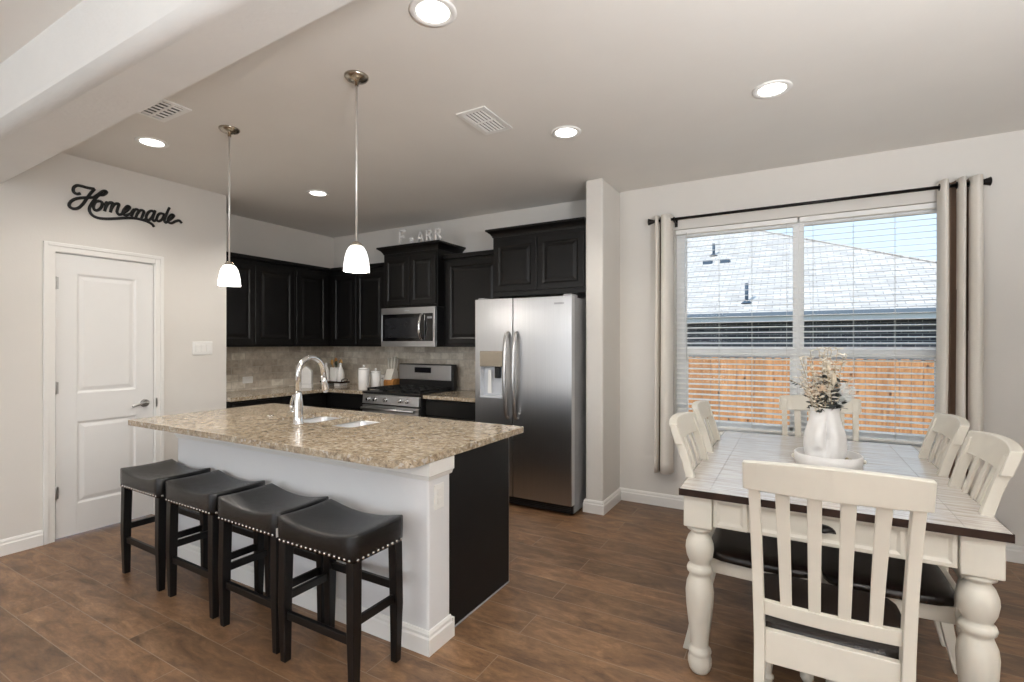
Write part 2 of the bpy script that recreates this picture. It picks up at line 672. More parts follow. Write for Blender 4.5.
def spline(pts, per=6):
    """Catmull-Rom through the points"""
    pts = [Vector(p) for p in pts]
    q = [pts[0] * 2 - pts[1]] + pts + [pts[-1] * 2 - pts[-2]]
    out = []
    for i in range(1, len(q) - 2):
        a, b, c, d = q[i - 1], q[i], q[i + 1], q[i + 2]
        for k in range(per):
            t = k / per
            out.append(0.5 * ((2 * b) + (c - a) * t + (2 * a - 5 * b + 4 * c - d) * t * t + (3 * b - a - 3 * c + d) * t ** 3))
    out.append(pts[-1])
    return [tuple(p) for p in out]


def tag(o, label, cat, group=None):
    o['label'] = label
    o['category'] = cat
    if group:
        o['group'] = group
    return o


class T:
    """a thing: an Empty at its base; part() takes WORLD coordinates (no rotation) or local ones"""

    def __init__(s, name, label, cat, loc=(0, 0, 0), rot=0, group=None, world=True):
        o = bpy.data.objects.new(name, None)
        o.empty_display_size = 0.1
        COL.objects.link(o)
        o.location = loc
        o.rotation_euler = (0, 0, rot)
        tag(o, label, cat, group)
        s.o, s.loc, s.world = o, loc, world

    def part(s, name, mb, mat, bevel=0, parent=None, subsurf=0, label=None, seg=2):
        p = mb.build(name, mat, parent or s.o, bevel, seg, subsurf, s.loc if s.world else None)
        if label:
            p['label'] = label
        return p


def struct(name, mb, mat, bevel=0, parent=None, seg=2, label=None):
    o = mb.build(name, mat, parent, bevel, seg)
    if parent is None:
        o['kind'] = 'structure'
        if label:
            o['label'] = label
    return o


def copy_tree(root, loc, rot=None, label=None):
    c = root.copy()
    COL.objects.link(c)
    c.location = loc
    if rot is not None:
        c.rotation_euler = (0, 0, rot)
    if label:
        c['label'] = label
    def kids(a, b):
        for ch in list(a.children):
            d = ch.copy()
            COL.objects.link(d)
            d.parent = b
            kids(ch, d)
    kids(root, c)
    return c


# ------------------------------------------------------------------ setting
CEIL = 2.743
DW = -4.52          # door wall
KX = -5.13          # kitchen left wall
KY = 4.40           # kitchen back wall
WY = 4.34           # window wall
struct('floor', MB().bx(-5.4, 1.9, -4.6, 4.6, -0.12, 0.0), M['floor'])
struct('ceiling', MB().bx(-5.5, 2.0, -4.7, 4.65, CEIL, CEIL + 0.15), M['ceiling'])
# pantry: door wall with its opening, side wall
DY0, DY1, DZ = 1.455, 2.068, 2.03
b = MB()
b.bx(DW - 0.12, DW, -4.5, DY0 - 0.018, 0, CEIL)
b.bx(DW - 0.12, DW, DY1 + 0.018, 2.662, 0, CEIL)
b.bx(DW - 0.12, DW, DY0 - 0.018, DY1 + 0.018, DZ + 0.018, CEIL)
b.bx(KX - 0.1, DW - 0.12, 2.55, 2.662, 0, CEIL)
struct('wall_pantry', b, M['wall'])
struct('wall_left', MB().bx(KX - 0.12, KX, 2.662, KY + 0.12, 0, CEIL), M['wall'])
struct('wall_back', MB().bx(KX, -1.36, KY, KY + 0.12, 0, CEIL), M['wall'])
struct('wall_fin', MB().bx(-1.51, -1.36, 3.88, KY, 0, CEIL), M['wall'], 0.018, seg=3)
# window wall with its opening
OX0, OX1, OZ0, OZ1 = -0.885, 0.93, 0.655, 2.352
b = MB()
b.bx(-1.36, OX0, WY, WY + 0.16, 0, CEIL)
b.bx(OX1, 1.75, WY, WY + 0.16, 0, CEIL)
b.bx(OX0, OX1, WY, WY + 0.16, 0, OZ0)
b.bx(OX0, OX1, WY, WY + 0.16, OZ1, CEIL)
struct('wall_window', b, M['wall'])
struct('wall_right', MB().bx(1.75, 1.87, -4.5, WY + 0.16, 0, CEIL), M['wall'])
b = MB()
b.bx(DW, -3.8, -4.6, -4.48, 0, CEIL)
b.bx(-1.4, -0.45, -4.6, -4.48, 0, CEIL)
b.bx(1.55, 1.75, -4.6, -4.48, 0, CEIL)
for x0, x1 in ((-3.8, -1.4), (-0.45, 1.55)):
    b.bx(x0, x1, -4.6, -4.48, 0, 0.3)
    b.bx(x0, x1, -4.6, -4.48, 2.6, CEIL)
struct('wall_living', b, M['wall'])
bm_ = MB()
prof_ = [(0, CEIL), (0, 2.50)] + [(0.06 - 0.06 * math.cos(R(a)), 2.50 - 0.06 * math.sin(R(a))) for a in (15, 30, 45, 60, 75, 90)]
rg_ = []
for x_, yk in ((DW, 1.178), (1.75, 1.0)):
    yc_ = 0.868
    rg_.append([(x_, yc_ + a, z) for a, z in prof_] + [(x_, yk, 2.44), (x_, yk, CEIL)])
bm_.loft(rg_, True, False)
beam = struct('ceiling_beam', bm_, M['beamtex'])
for p_ in beam.data.polygons:
    p_.use_smooth = abs(p_.normal.x) < 0.5 and -0.99 < p_.normal.y < -0.05


BASE = [(0, 0), (0.016, 0), (0.016, 0.072), (0.011, 0.08), (0.011, 0.092), (0.005, 0.104), (0, 0.106)]


def base_run(mb, pts, normals):
    """one baseboard run through corners; normals are the mitre directions at each point"""
    mb.loft([[(p[0] + n[0] * a, p[1] + n[1] * a, h) for a, h in BASE] for p, n in zip(pts, normals)], True, False)


def base_profile(mb, p0, p1, n):
    """baseboard with a stepped top, from p0 to p1 (floor points on the wall), n the room-side normal"""
    p0, p1, n = Vector((*p0, 0)), Vector((*p1, 0)), Vector((*n, 0))
    prof = [(0, 0), (0.016, 0), (0.016, 0.072), (0.011, 0.08), (0.011, 0.092), (0.005, 0.104), (0, 0.106)]
    mb.loft([[tuple(p + n * a + Vector((0, 0, h))) for a, h in prof] for p in (p0, p1)], True, False)


b = MB()
base_profile(b, (DW, -4.4), (DW, DY0 - 0.072), (1, 0))
base_profile(b, (DW, DY1 + 0.072), (DW, 2.662), (1, 0))
struct('baseboard_pantry', b, M['trim'])
b = MB()
base_profile(b, (-1.36, WY), (1.75, WY), (0, -1))
struct('baseboard_window', b, M['trim'])
b = MB()
base_run(b, [(-1.51, 3.95), (-1.51, 3.88), (-1.36, 3.88), (-1.36, WY - 0.016)], [(-1, 0), (-1, -1), (1, -1), (1, 0)])
struct('baseboard_fin', b, M['trim'])
b = MB()
base_profile(b, (1.75, -4.4), (1.75, WY), (-1, 0))
struct('baseboard_right', b, M['trim'])

# door casing
b = MB()
for y0, y1, z0, z1 in ((DY0 - 0.07, DY0 - 0.008, 0, DZ + 0.07), (DY1 + 0.008, DY1 + 0.07, 0, DZ + 0.07)):
    b.bx(DW, DW + 0.012, y0, y1, z0, z1)
b.bx(DW, DW + 0.012, DY0 - 0.008, DY1 + 0.008, DZ + 0.008, DZ + 0.07)
for y0, y1, z0, z1 in ((DY0 - 0.07, DY0 - 0.045, 0, DZ + 0.07), (DY1 + 0.045, DY1 + 0.07, 0, DZ + 0.07), (DY0 - 0.045, DY1 + 0.045, DZ + 0.045, DZ + 0.07)):
    b.bx(DW + 0.012, DW + 0.019, y0, y1, z0, z1)
for y0, y1 in ((DY0 - 0.018, DY0 - 0.004), (DY1 + 0.004, DY1 + 0.018)):
    b.bx(DW - 0.12, DW, y0, y1, 0, DZ + 0.018)
b.bx(DW - 0.12, DW, DY0 - 0.018, DY1 + 0.018, DZ + 0.004, DZ + 0.018)
struct('trim_1', b, M['trim'], 0.003)

# pantry door leaf: stiles, rails and two moulded panels
b = MB()
xf = DW - 0.006
y0, y1, z0, z1 = DY0, DY1, 0.012, DZ
b.bx(xf - 0.035, xf - 0.012, y0, y1, z0, z1)
py0, py1 = y0 + 0.115, y1 - 0.115
rows = [(0.225, 0.83), (1.025, 1.90)]
b.bx(xf - 0.012, xf, y0, py0, z0, z1)
b.bx(xf - 0.012, xf, py1, y1, z0, z1)
zz = z0
for a, c in rows + [(z1, z1)]:
    b.bx(xf - 0.012, xf, py0, py1, zz, a)
    zz = c
for a, c in rows:
    b.panel((xf, py0, a), (0, 1, 0), (0, 0, 1), py1 - py0, c - a, [(0, -0.0125), (0, 0), (0.006, -0.001), (0.018, -0.009), (0.026, -0.009), (0.05, -0.003)])
door = struct('door_1', b, M['door'], 0.0015)
for z in (1.817, 1.077, 0.337):
    h = MB().cyl((DW + 0.004, y0 - 0.003, z - 0.045), (DW + 0.004, y0 - 0.003, z + 0.045), 0.006, seg=10)
    h.bx(DW - 0.004, DW + 0.003, y0 - 0.008, y0 + 0.014, z - 0.042, z + 0.042)
    struct('hinge', h, M['satin'], parent=door)
h = MB().cyl((xf, 2.008, 0.915), (xf + 0.012, 2.008, 0.915), 0.032, 0.029, 20)
h.cyl((xf + 0.012, 2.008, 0.915), (xf + 0.045, 2.008, 0.915), 0.011, seg=12)
h.tube(spline([(xf + 0.045, 2.016, 0.915), (xf + 0.048, 1.98, 0.918), (xf + 0.047, 1.94, 0.91), (xf + 0.045, 1.902, 0.9)]), [0.011] * 6 + [0.009] * 12 + [0.007], 10, (1, 1.1))
struct('lever_handle', h, M['satin'], parent=door)
struct('latch_plate', MB().bx(DW + 0.0125, DW + 0.0155, DY1 + 0.010, DY1 + 0.022, 0.88, 0.95), M['satin'], parent=door)

# ------------------------------------------------------------------ windows (two double-hung units in the opening)
def window(idx, x0, x1, gx0, gx1):
    yf0, yf1 = WY + 0.075, WY + 0.15
    gz0, gz1 = 0.725, 2.30
    m = MB()
    m.bx(x0, gx0, yf0, yf1, OZ0 + 0.02, OZ1)
    m.bx(gx1, x1, yf0, yf1, OZ0 + 0.02, OZ1)
    m.bx(gx0, gx1, yf0, yf1, gz1, OZ1)
    m.bx(gx0, gx1, yf0, yf1, OZ0 + 0.02, 0.70)
    w = struct('window_%d' % idx, m, M['vinyl'], 0.003)
    s = MB()
    s.bx(gx0, gx1, yf0 + 0.008, yf0 + 0.04, 1.29, 1.365)
    s.bx(gx0, gx0 + 0.022, yf0 + 0.008, yf0 + 0.04, 0.70, 1.29)
    s.bx(gx1 - 0.022, gx1, yf0 + 0.008, yf0 + 0.04, 0.70, 1.29)
    s.bx(gx0, gx1, yf0 + 0.008, yf0 + 0.04, 0.70, 0.745)
    struct('lower_sash', s, M['vinyl'], 0.002, parent=w)
    struct('upper_pane', MB().bx(gx0, gx1, yf0 + 0.05, yf0 + 0.054, 1.34, gz1), M['glass'], parent=w)
    struct('lower_pane', MB().bx(gx0 + 0.02, gx1 - 0.02, yf0 + 0.022, yf0 + 0.026, 0.74, 1.295), M['glass'], parent=w)
    return w


window(1, OX0, 0.022, -0.816, -0.014)
window(2, 0.022, OX1, 0.058, 0.862)
b = MB().bx(OX0 - 0.03, OX1 + 0.03, WY - 0.03, WY + 0.0, 0.635, 0.66)
b.bx(OX0, OX1, WY, WY + 0.08, 0.656, 0.676)
b.bx(OX0 - 0.02, OX1 + 0.02, WY - 0.014, WY, 0.575, 0.635)
struct('window_sill', b, M['trim'], 0.004)

# blinds
def blind(x0, x1, label):
    t = T('window_blind', label, 'blind', ((x0 + x1) / 2, WY + 0.035, 2.30), group='horizontal blinds in the window')
    yc = WY + 0.036
    t.part('headrail', MB().bx(x0, x1, yc - 0.022, yc + 0.022, 2.312, 2.348), M['blind'], 0.003)
    s = MB()
    z = 2.285
    while z > 0.74:
        n = 4
        top, bot = [], []
        for i in range(n + 1):
            d = -0.0245 + 0.049 * i / n
            cz = 0.0018 * (1 - (2 * i / n - 1) ** 2)
            top.append((d, cz + 0.0024))
            bot.append((d, cz))
        poly = bot + top[::-1]
        s.prism(poly, lambda a, c, d, z=z: (d, yc + a, z + c + a * 0.15), x0 + 0.004, x1 - 0.004)
        z -= 0.0425
    t.part('slats', s, M['blind'])
    t.part('bottom_rail', MB().bx(x0 + 0.003, x1 - 0.003, yc - 0.024, yc + 0.024, 0.70, 0.718), M['blind'], 0.003)
    for fx in (0.1, 0.38, 0.65, 0.92):
        x = x0 + (x1 - x0) * fx
        c = MB()
        c.cyl((x, yc - 0.0265, 0.715), (x, yc - 0.0265, 2.31), 0.0011, seg=5)
        c.cyl((x, yc + 0.0265, 0.715), (x, yc + 0.0265, 2.31), 0.0011, seg=5)
        t.part('ladder_cord', c, M['cord'])
    return t


bl = blind(-0.88, 0.016, 'white horizontal slat blind in the window half nearer the fridge')
blind(0.028, 0.925, 'white horizontal slat blind in the window half showing more blue sky')
w = MB().cyl((-0.79, WY + 0.004, 1.25), (-0.79, WY + 0.006, 2.32), 0.004, seg=8)
bl.part('tilt_wand', w, M['cord'])

# curtain rod and curtains
RY, RZ = 4.25, 2.422
t = T('curtain_rod', 'thin black curtain rod with flared end finials over the window', 'curtain rod', (0.02, RY, RZ))
t.part('rod', MB().cyl((-1.033, RY, RZ), (1.03, RY, RZ), 0.0115, seg=14), M['bronze'])
for sx, x in ((-1, -1.028), (1, 1.025)):
    f = MB()
    prof = [(0.0145, 0), (0.0145, 0.018), (0.011, 0.02), (0.011, 0.026), (0.014, 0.03), (0.026, 0.068), (0.029, 0.074), (0.02, 0.078)]
    rings = [[(x + sx * (z - 0.02), RY + r * math.cos(2 * PI * j / 16), RZ + r * math.sin(2 * PI * j / 16)) for j in range(16)] for r, z in prof]
    f.loft(rings)
    t.part('finial', f, M['bronze'])
for x in (-0.872, 0.932):
    f = MB().bx(x - 0.005, x + 0.005, RY, WY, RZ - 0.024, RZ - 0.012).bx(x - 0.012, x + 0.012, WY - 0.006, WY, RZ - 0.05, RZ + 0.03)
    f.cyl((x - 0.006, RY, RZ), (x + 0.006, RY, RZ), 0.018, seg=14)
    t.part('bracket', f, M['bronze'])


def curtain(plan, label):
    """plan: the wavy line of the hanging cloth seen from above"""
    xa, xb = plan[0][0], plan[-1][0]
    xm = (xa + xb) / 2
    t = T('curtain', label, 'curtain', (xm, RY, 0.31), group='cream curtains on the black rod')
    line = spline([(p[0], p[1], 0) for p in plan], 7)
    z0, z1 = 0.31, RZ + 0.038
    nz = 24
    rings = []
    for k in range(nz + 1):
        u = k / nz
        z = z1 + (z0 - z1) * u
        row = []
        for i, (x, y, _) in enumerate(line):
            xx = xm + (x - xm) * (0.93 + 0.10 * u) + 0.003 * math.sin(4 * u + 9 * (x - xa))
            yy = RY + (y - RY) * (0.9 + 0.1 * math.sin(2.2 * u + 0.6)) + 0.004 * math.sin(7 * u + 40 * (x - xa))
            row.append((xx, min(yy, WY - 0.012), z))
        back = []
        for i, p in enumerate(row):
            q0, q1 = row[max(i - 1, 0)], row[min(i + 1, len(row) - 1)]
            dx, dy = q1[0] - q0[0], q1[1] - q0[1]
            L = math.hypot(dx, dy) or 1
            back.append((p[0] - dy / L * 0.002, p[1] + dx / L * 0.002, z))
        rings.append(row + back[::-1])
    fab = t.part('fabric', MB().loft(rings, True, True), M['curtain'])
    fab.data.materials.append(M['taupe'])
    for p_ in fab.data.polygons:      # taupe colour on the cloth faces set back in the pleats
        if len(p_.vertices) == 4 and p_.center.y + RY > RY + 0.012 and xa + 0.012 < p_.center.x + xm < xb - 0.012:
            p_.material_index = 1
    for i in range(len(line) - 1):
        y0_, y1_ = line[i][1], line[i + 1][1]
        if (y0_ - RY) * (y1_ - RY) < 0:
            x = xm + (line[i][0] - xm) * 0.93
            g = MB()
            g.tube([(x, RY + 0.02 * math.cos(a), RZ + 0.02 * math.sin(a)) for a in [2 * PI * j / 16 for j in range(17)]], 0.003, 6)
            t.part('grommet', g, M['bronze'])
    return t


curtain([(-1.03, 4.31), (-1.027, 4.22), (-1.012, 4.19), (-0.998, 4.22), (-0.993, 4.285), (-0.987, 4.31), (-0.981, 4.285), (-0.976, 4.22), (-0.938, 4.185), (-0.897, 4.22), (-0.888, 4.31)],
        'narrow cream curtain, taupe deep in its pleat, at the fridge end of the rod')
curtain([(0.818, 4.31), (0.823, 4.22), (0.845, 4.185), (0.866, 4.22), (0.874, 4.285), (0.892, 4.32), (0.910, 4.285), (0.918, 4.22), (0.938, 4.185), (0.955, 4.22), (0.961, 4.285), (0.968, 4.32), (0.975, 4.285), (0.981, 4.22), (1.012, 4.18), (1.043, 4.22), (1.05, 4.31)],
        'wide cream curtain, taupe deep in its two pleats, at the rod end away from the fridge')

# ------------------------------------------------------------------ outside
struct('ground', MB().bx(-30, 30, 4.66, 40, -0.8, -0.65), M['lawn'])
FY = 9.5
t = T('wooden_fence', 'orange brown cedar picket fence seen through the blinds', 'fence', (0, FY, -0.65))
p = MB()
x = -6.0
random.seed(3)
while x < 7.5:
    h = 1.145 + random.uniform(-0.008, 0.008)
    yo = random.uniform(0, 0.004)
    poly = [(x + 0.002, -0.65), (x + 0.137, -0.65), (x + 0.137, h - 0.035), (x + 0.112, h), (x + 0.027, h), (x + 0.002, h - 0.035)]
    p.prism(poly, lambda a, c, d, yo=yo: (a, FY + d + yo, c), 0, 0.016)
    x += 0.142
t.part('picket_panel', p, M['cedar'])
for z in (-0.35, 0.25, 0.85):
    t.part('rail', MB().bx(-6, 7.5, FY + 0.021, FY + 0.06, z, z + 0.088), M['cedar'])
for x in (-4.8, -2.4, 0, 2.4, 4.8):
    t.part('post', MB().bx(x - 0.045, x + 0.045, FY + 0.06, FY + 0.15, -0.65, 1.12), M['cedar'])

EY, EZ, SL = 12.4, 2.06, 0.5
HX = 5.2
t = T('neighbor_house', 'brick neighbor house with pale grey shingle hip roof behind the fence', 'house', (-3, EY, -0.65))
r = MB()
top = 7.6
A = (HX - top, EY + top, EZ + SL * top)
B = (-16 + top, EY + top, EZ + SL * top)
c00, c10 = (-16, EY, EZ), (HX, EY, EZ)
c11, c01 = (HX, EY + 2 * top, EZ), (-16, EY + 2 * top, EZ)
vs_ = [c00, c10, c11, c01, A, B] + [(q[0], q[1], q[2] - 0.06) for q in (c00, c10, c11, c01)]
r.add(vs_, [(0, 1, 4, 5), (1, 2, 4), (2, 3, 5, 4), (3, 0, 5), (0, 6, 7, 1), (1, 7, 8, 2), (2, 8, 9, 3), (3, 9, 6, 0), (6, 9, 8, 7)])
t.part('roof', r, M['shingle'])
hc = MB().tube([(HX, EY, EZ + 0.02), (A[0], A[1], A[2] + 0.02)], 0.05, 8, (1, 0.35))
t.part('hip_cap', hc, M['shingle'])
t.part('fascia', MB().bx(-16, HX, EY - 0.03, EY - 0.002, EZ - 0.17, EZ - 0.02).bx(HX + 0.002, HX + 0.03, EY - 0.03, EY + 15.2, EZ - 0.17, EZ - 0.02), M['fascia'])
g = MB()
g.prism([(0, 0), (-0.12, 0.02), (-0.13, 0.1), (-0.115, 0.1), (-0.105, 0.03), (0, 0.015)], lambda a, c, d: (d, EY - 0.032 + a, EZ - 0.08 + c), -16, HX)
t.part('gutter', g, M['gutter'])
t.part('soffit', MB().bx(-16, HX, EY, EY + 0.55, EZ - 0.19, EZ - 0.17), M['soffit'])
t.part('brick_wall', MB().bx(-15.5, HX - 0.5, EY + 0.5, EY + 0.75, -0.65, EZ - 0.19).bx(HX - 0.75, HX - 0.5, EY + 0.75, EY + 14.5, -0.65, EZ - 0.19), M['brick'])


def roof_at(x, d):
    return (x, EY + d, EZ + SL * d)


for x, d in ((-2.28, 3.5), (-1.8, 3.5)):
    q = roof_at(x, d)
    v = MB().bx(q[0] - 0.13, q[0] + 0.13, q[1] - 0.1, q[1] + 0.15, q[2] - 0.1, q[2] + 0.07)
    t.part('roof_vent', v, M['ventmetal'], 0.02)
for x, d, h in ((-2.2, 4.15, 0.36), (-1.0, 0.62, 0.45)):
    q = roof_at(x, d)
    v = MB().cyl((q[0], q[1], q[2] - 0.05), (q[0], q[1], q[2] + h), 0.04, seg=10)
    v.lathe([(0.14, 0), (0.1, 0.03), (0.05, 0.08)], (q[0], q[1], q[2] - 0.03), 12)
    t.part('vent_pipe', v, M['ventmetal'])

# ------------------------------------------------------------------ ceiling fixtures
def downlight(x, y, label, p=26):
    t = T('recessed_light', label, 'ceiling light', (x, y, CEIL), group='recessed ceiling lights')
    t.part('trim_ring', MB().lathe([(0.096, 0.0), (0.096, -0.004), (0.09, -0.009), (0.068, -0.005), (0.066, -0.001)], (x, y, CEIL), 32), M['plastic'])
    t.part('lens', MB().lathe([(0.067, -0.001), (0.067, -0.0055), (0.03, -0.0075), (0.001, -0.008)], (x, y, CEIL), 32), M['lens'])
    light('recessed_lamp', 'SPOT', (0, 0, -0.02), (0, 0, 0), p, (1.0, 0.94, 0.86), 0.06, parent=t.o, spot=R(140))


downlight(-1.28, 1.60, 'recessed ceiling light cut by the photo top edge, nearest the beam', 16)
downlight(-0.107, 2.98, 'recessed ceiling light above the dining table side', 8)
downlight(-1.273, 2.936, 'recessed ceiling light beside the ceiling vent, toward the fridge', 44)
downlight(-3.751, 1.707, 'recessed ceiling light near the pantry door wall', 34)
downlight(-3.725, 3.023, 'small looking recessed ceiling light deepest in the kitchen corner', 60)


def vent(x, y, wx, wy, label):
    t = T('ceiling_vent', label, 'vent', (x, y, CEIL), group='white ceiling vents')
    f = MB()
    hx, hy = wx / 2, wy / 2
    bd = 0.028
    for x0, x1, y0, y1 in ((-hx, hx, -hy, -hy + bd), (-hx, hx, hy - bd, hy), (-hx, -hx + bd, -hy + bd, hy - bd), (hx - bd, hx, -hy + bd, hy - bd)):
        f.bx(x + x0, x + x1, y + y0, y + y1, CEIL - 0.008, CEIL)
    f.bx(x - hx + bd, x + hx - bd, y - 0.007, y + 0.007, CEIL - 0.008, CEIL - 0.002)
    t.part('frame', f, M['plastic'], 0.002)
    t.part('backing', MB().bx(x - hx + bd, x + hx - bd, y - hy + bd, y + hy - bd, CEIL - 0.0015, CEIL), M['blackmatte'])
    l = MB()
    n = 6
    for i in range(n):
        xc = x - hx + bd + (wx - 2 * bd) * (i + 0.5) / n
        for y0, y1 in ((y - hy + bd, y - 0.007), (y + 0.007, y + hy - bd)):
            l.prism([(-0.007, -0.0075), (-0.004, -0.0085), (0.006, -0.003), (0.003, -0.002)], lambda a, c, d, xc=xc: (xc + a, d, CEIL + c), y0, y1)
    t.part('louvers', l, M['plastic'])


vent(-1.635, 2.545, 0.20, 0.33, 'white square ceiling vent between two recessed lights')
vent(-3.185, 1.50, 0.31, 0.17, 'white ceiling vent half tucked behind the ceiling beam')


def pendant(x, y, label):
    t = T('pendant_lamp', label, 'pendant lamp', (x, y, CEIL), group='pendant lamps over the island')
    t.part('canopy', MB().lathe([(0.06, 0), (0.06, -0.006), (0.052, -0.016), (0.03, -0.024), (0.012, -0.028), (0.009, -0.05)], (x, y, CEIL), 28), M['nickel'])
    t.part('stem', MB().cyl((x, y, CEIL - 0.03), (x, y, 1.895), 0.0055, seg=12), M['lampstem'])
    t.part('socket_cap', MB().lathe([(0.008, 1.908), (0.012, 1.905), (0.022, 1.899), (0.027, 1.892), (0.028, 1.886), (0.025, 1.883)], (x, y, 0), 24), M['nickel'])
    out = [(0.024, 1.886), (0.036, 1.878), (0.048, 1.858), (0.0565, 1.828), (0.062, 1.795), (0.065, 1.756)]
    inn = [(0.0615, 1.756), (0.058, 1.795), (0.0525, 1.828), (0.044, 1.856), (0.032, 1.874), (0.01, 1.88)]
    t.part('glass_shade', MB().lathe(out + inn, (x, y, 0), 32, cap=False), M['shade'])
    t.part('bulb', MB().lathe([(0.012, 1.882), (0.014, 1.86), (0.026, 1.835), (0.028, 1.815), (0.018, 1.795), (0.002, 1.788)], (x, y, 0), 16), M['lens'])
    light('pendant_bulb', 'POINT', (0, 0, 1.765 - CEIL), (0, 0, 0), 15, (1.0, 0.93, 0.84), 0.03, parent=t.o)


pendant(-3.10, 1.845, 'small glass pendant lamp hanging at the pantry end of the island')
pendant(-1.93, 1.80, 'glass pendant lamp hanging nearest the range and the camera')

# ------------------------------------------------------------------ sign on the pantry wall
def cam_ray_to_wall(zx, zy):
    u, v = 65 + zx / 8.533, 180 + zy / 8.533
    ya = R(29.64)
    a, h = (u - 512) / 497.5, (343.6 - v) / 497.5
    dx, dy = -math.sin(ya) + math.cos(ya) * a, math.cos(ya) + math.sin(ya) * a
    k = DW / dx
    return (DW + 0.008, dy * k, 1.39 + h * k)


strokes = [
    [(128, 116), (98, 120), (70, 102), (70, 68), (98, 48), (140, 54), (190, 68), (248, 78)],
    [(248, 78), (214, 116), (182, 160), (150, 205), (110, 240), (66, 246), (34, 226), (38, 195), (72, 168), (124, 155), (182, 152), (240, 150)],
    [(240, 150), (278, 126), (318, 98), (344, 96), (350, 110), (322, 128), (284, 132), (250, 168), (216, 215), (204, 255), (224, 296), (270, 322), (340, 332), (430, 330), (530, 325), (610, 330), (690, 352), (738, 378), (757, 402)],
    [(292, 180), (258, 188), (240, 225), (250, 257), (280, 257), (308, 230), (313, 195), (292, 180)],
    [(313, 200), (335, 208), (357, 190), (345, 228), (335, 268)],
    [(340, 240), (368, 200), (402, 196), (394, 235), (384, 277)],
    [(390, 248), (420, 208), (456, 206), (447, 240), (440, 272), (456, 296), (482, 292)],
    [(482, 290), (520, 266), (549, 236), (530, 224), (503, 250), (490, 284), (514, 302), (556, 288)],
    [(556, 288), (586, 252), (574, 284), (562, 312)],
    [(568, 288), (598, 252), (624, 262), (612, 292), (600, 322)],
    [(607, 298), (640, 260), (670, 268), (660, 300), (650, 330), (668, 342), (690, 332)],
    [(758, 280), (738, 264), (712, 274), (692, 304), (692, 334), (714, 342), (738, 318), (758, 280), (766, 262), (750, 310), (744, 338), (758, 350), (776, 338)],
    [(776, 338), (790, 300), (812, 286), (838, 292), (842, 300), (826, 334), (800, 352), (780, 344), (778, 324)],
    [(888, 236), (872, 268), (854, 314), (844, 346), (854, 364), (874, 356)],
    [(872, 352), (906, 330), (926, 306), (906, 297), (880, 326), (880, 360), (906, 369), (942, 352), (972, 348), (992, 370)],
]
b = MB()
for s_ in strokes:
    pts = spline([cam_ray_to_wall(*q) for q in s_], 5)
    b.tube(pts, 0.0105, 8, (1, 0.62), up=(1, 0, 0))
sg = b.build('script_sign', M['signblack'], None)
tag(sg, 'black script word sign reading Homemade above the pantry door', 'wall sign')

# switch and outlets
t = T('light_switch', 'white three-rocker light switch plate beside the pantry door', 'light switch', (DW, 2.45, 1.35))
t.part('plate', MB().bx(DW, DW + 0.007, 2.365, 2.535, 1.292, 1.408), M['plastic'], 0.003)
for k in (-1, 0, 1):
    yc = 2.45 + k * 0.046
    t.part('rocker', MB().bx(DW + 0.007, DW + 0.011, yc - 0.016, yc + 0.016, 1.317, 1.383), M['plastic'], 0.002)


def outlet(name, label, x, y, z, wide):
    t = T(name, label, 'outlet', (x, y, z))
    hy, hz = (0.058, 0.036) if wide else (0.036, 0.058)
    t.part('plate', MB().bx(x, x + 0.006, y - hy, y + hy, z - hz, z + hz), M['plastic'], 0.003)
    for k in (-1, 1):
        a, c = (k * 0.02, 0) if wide else (0, k * 0.02)
        t.part('socket', MB().bx(x + 0.006, x + 0.009, y + a - 0.014, y + a + 0.014, z + c - 0.014, z + c + 0.014), M['plastic'], 0.003)


# ------------------------------------------------------------------ kitchen cabinets
DOOR = [(0, -0.018), (0, -0.002), (0.003, 0.0), (0.052, 0.0), (0.056, -0.004), (0.064, -0.008), (0.072, -0.008), (0.098, -0.0015)]


def door_y(t, x0, x1, yf, z0, z1, name='door'):
    """door facing -Y"""
    g = 0.002
    return t.part(name, MB().panel((x0 + g, yf, z0 + g), (1, 0, 0), (0, 0, 1), x1 - x0 - 2 * g, z1 - z0 - 2 * g, DOOR), M['espresso'])


def door_x(t, y0, y1, xf, z0, z1, name='door'):
    g = 0.002
    return t.part(name, MB().panel((xf, y0 + g, z0 + g), (0, 1, 0), (0, 0, 1), y1 - y0 - 2 * g, z1 - z0 - 2 * g, DOOR), M['espresso'])


CROWN = [(0.0, 0.0), (0.004, 0.0), (0.008, 0.012), (0.02, 0.03), (0.04, 0.046), (0.05, 0.05), (0.05, 0.066), (0.0, 0.066)]


def crown_y(mb, x0, x1, yf, z, ext0=0, ext1=0, yb=None, sc=1.0):
    """crown along X on a -Y face; ext: mitre out at the ends, with returns to yb"""
    P = [(a * sc, c * sc) for a, c in CROWN]
    mb.loft([[(x0 - ext0 * a, yf - a, z + c) for a, c in P], [(x1 + ext1 * a, yf - a, z + c) for a, c in P]], True, False)
    if ext1:
        mb.loft([[(x1 + a, yf - a, z + c) for a, c in P], [(x1 + a, yb, z + c) for a, c in P]], True, False)
    if ext0:
        mb.loft([[(x0 - a, yb, z + c) for a, c in P], [(x0 - a, yf - a, z + c) for a, c in P]], True, False)
    mb.bx(x0, x1, yf, yb, z + 0.03 * sc, z + 0.066 * sc)


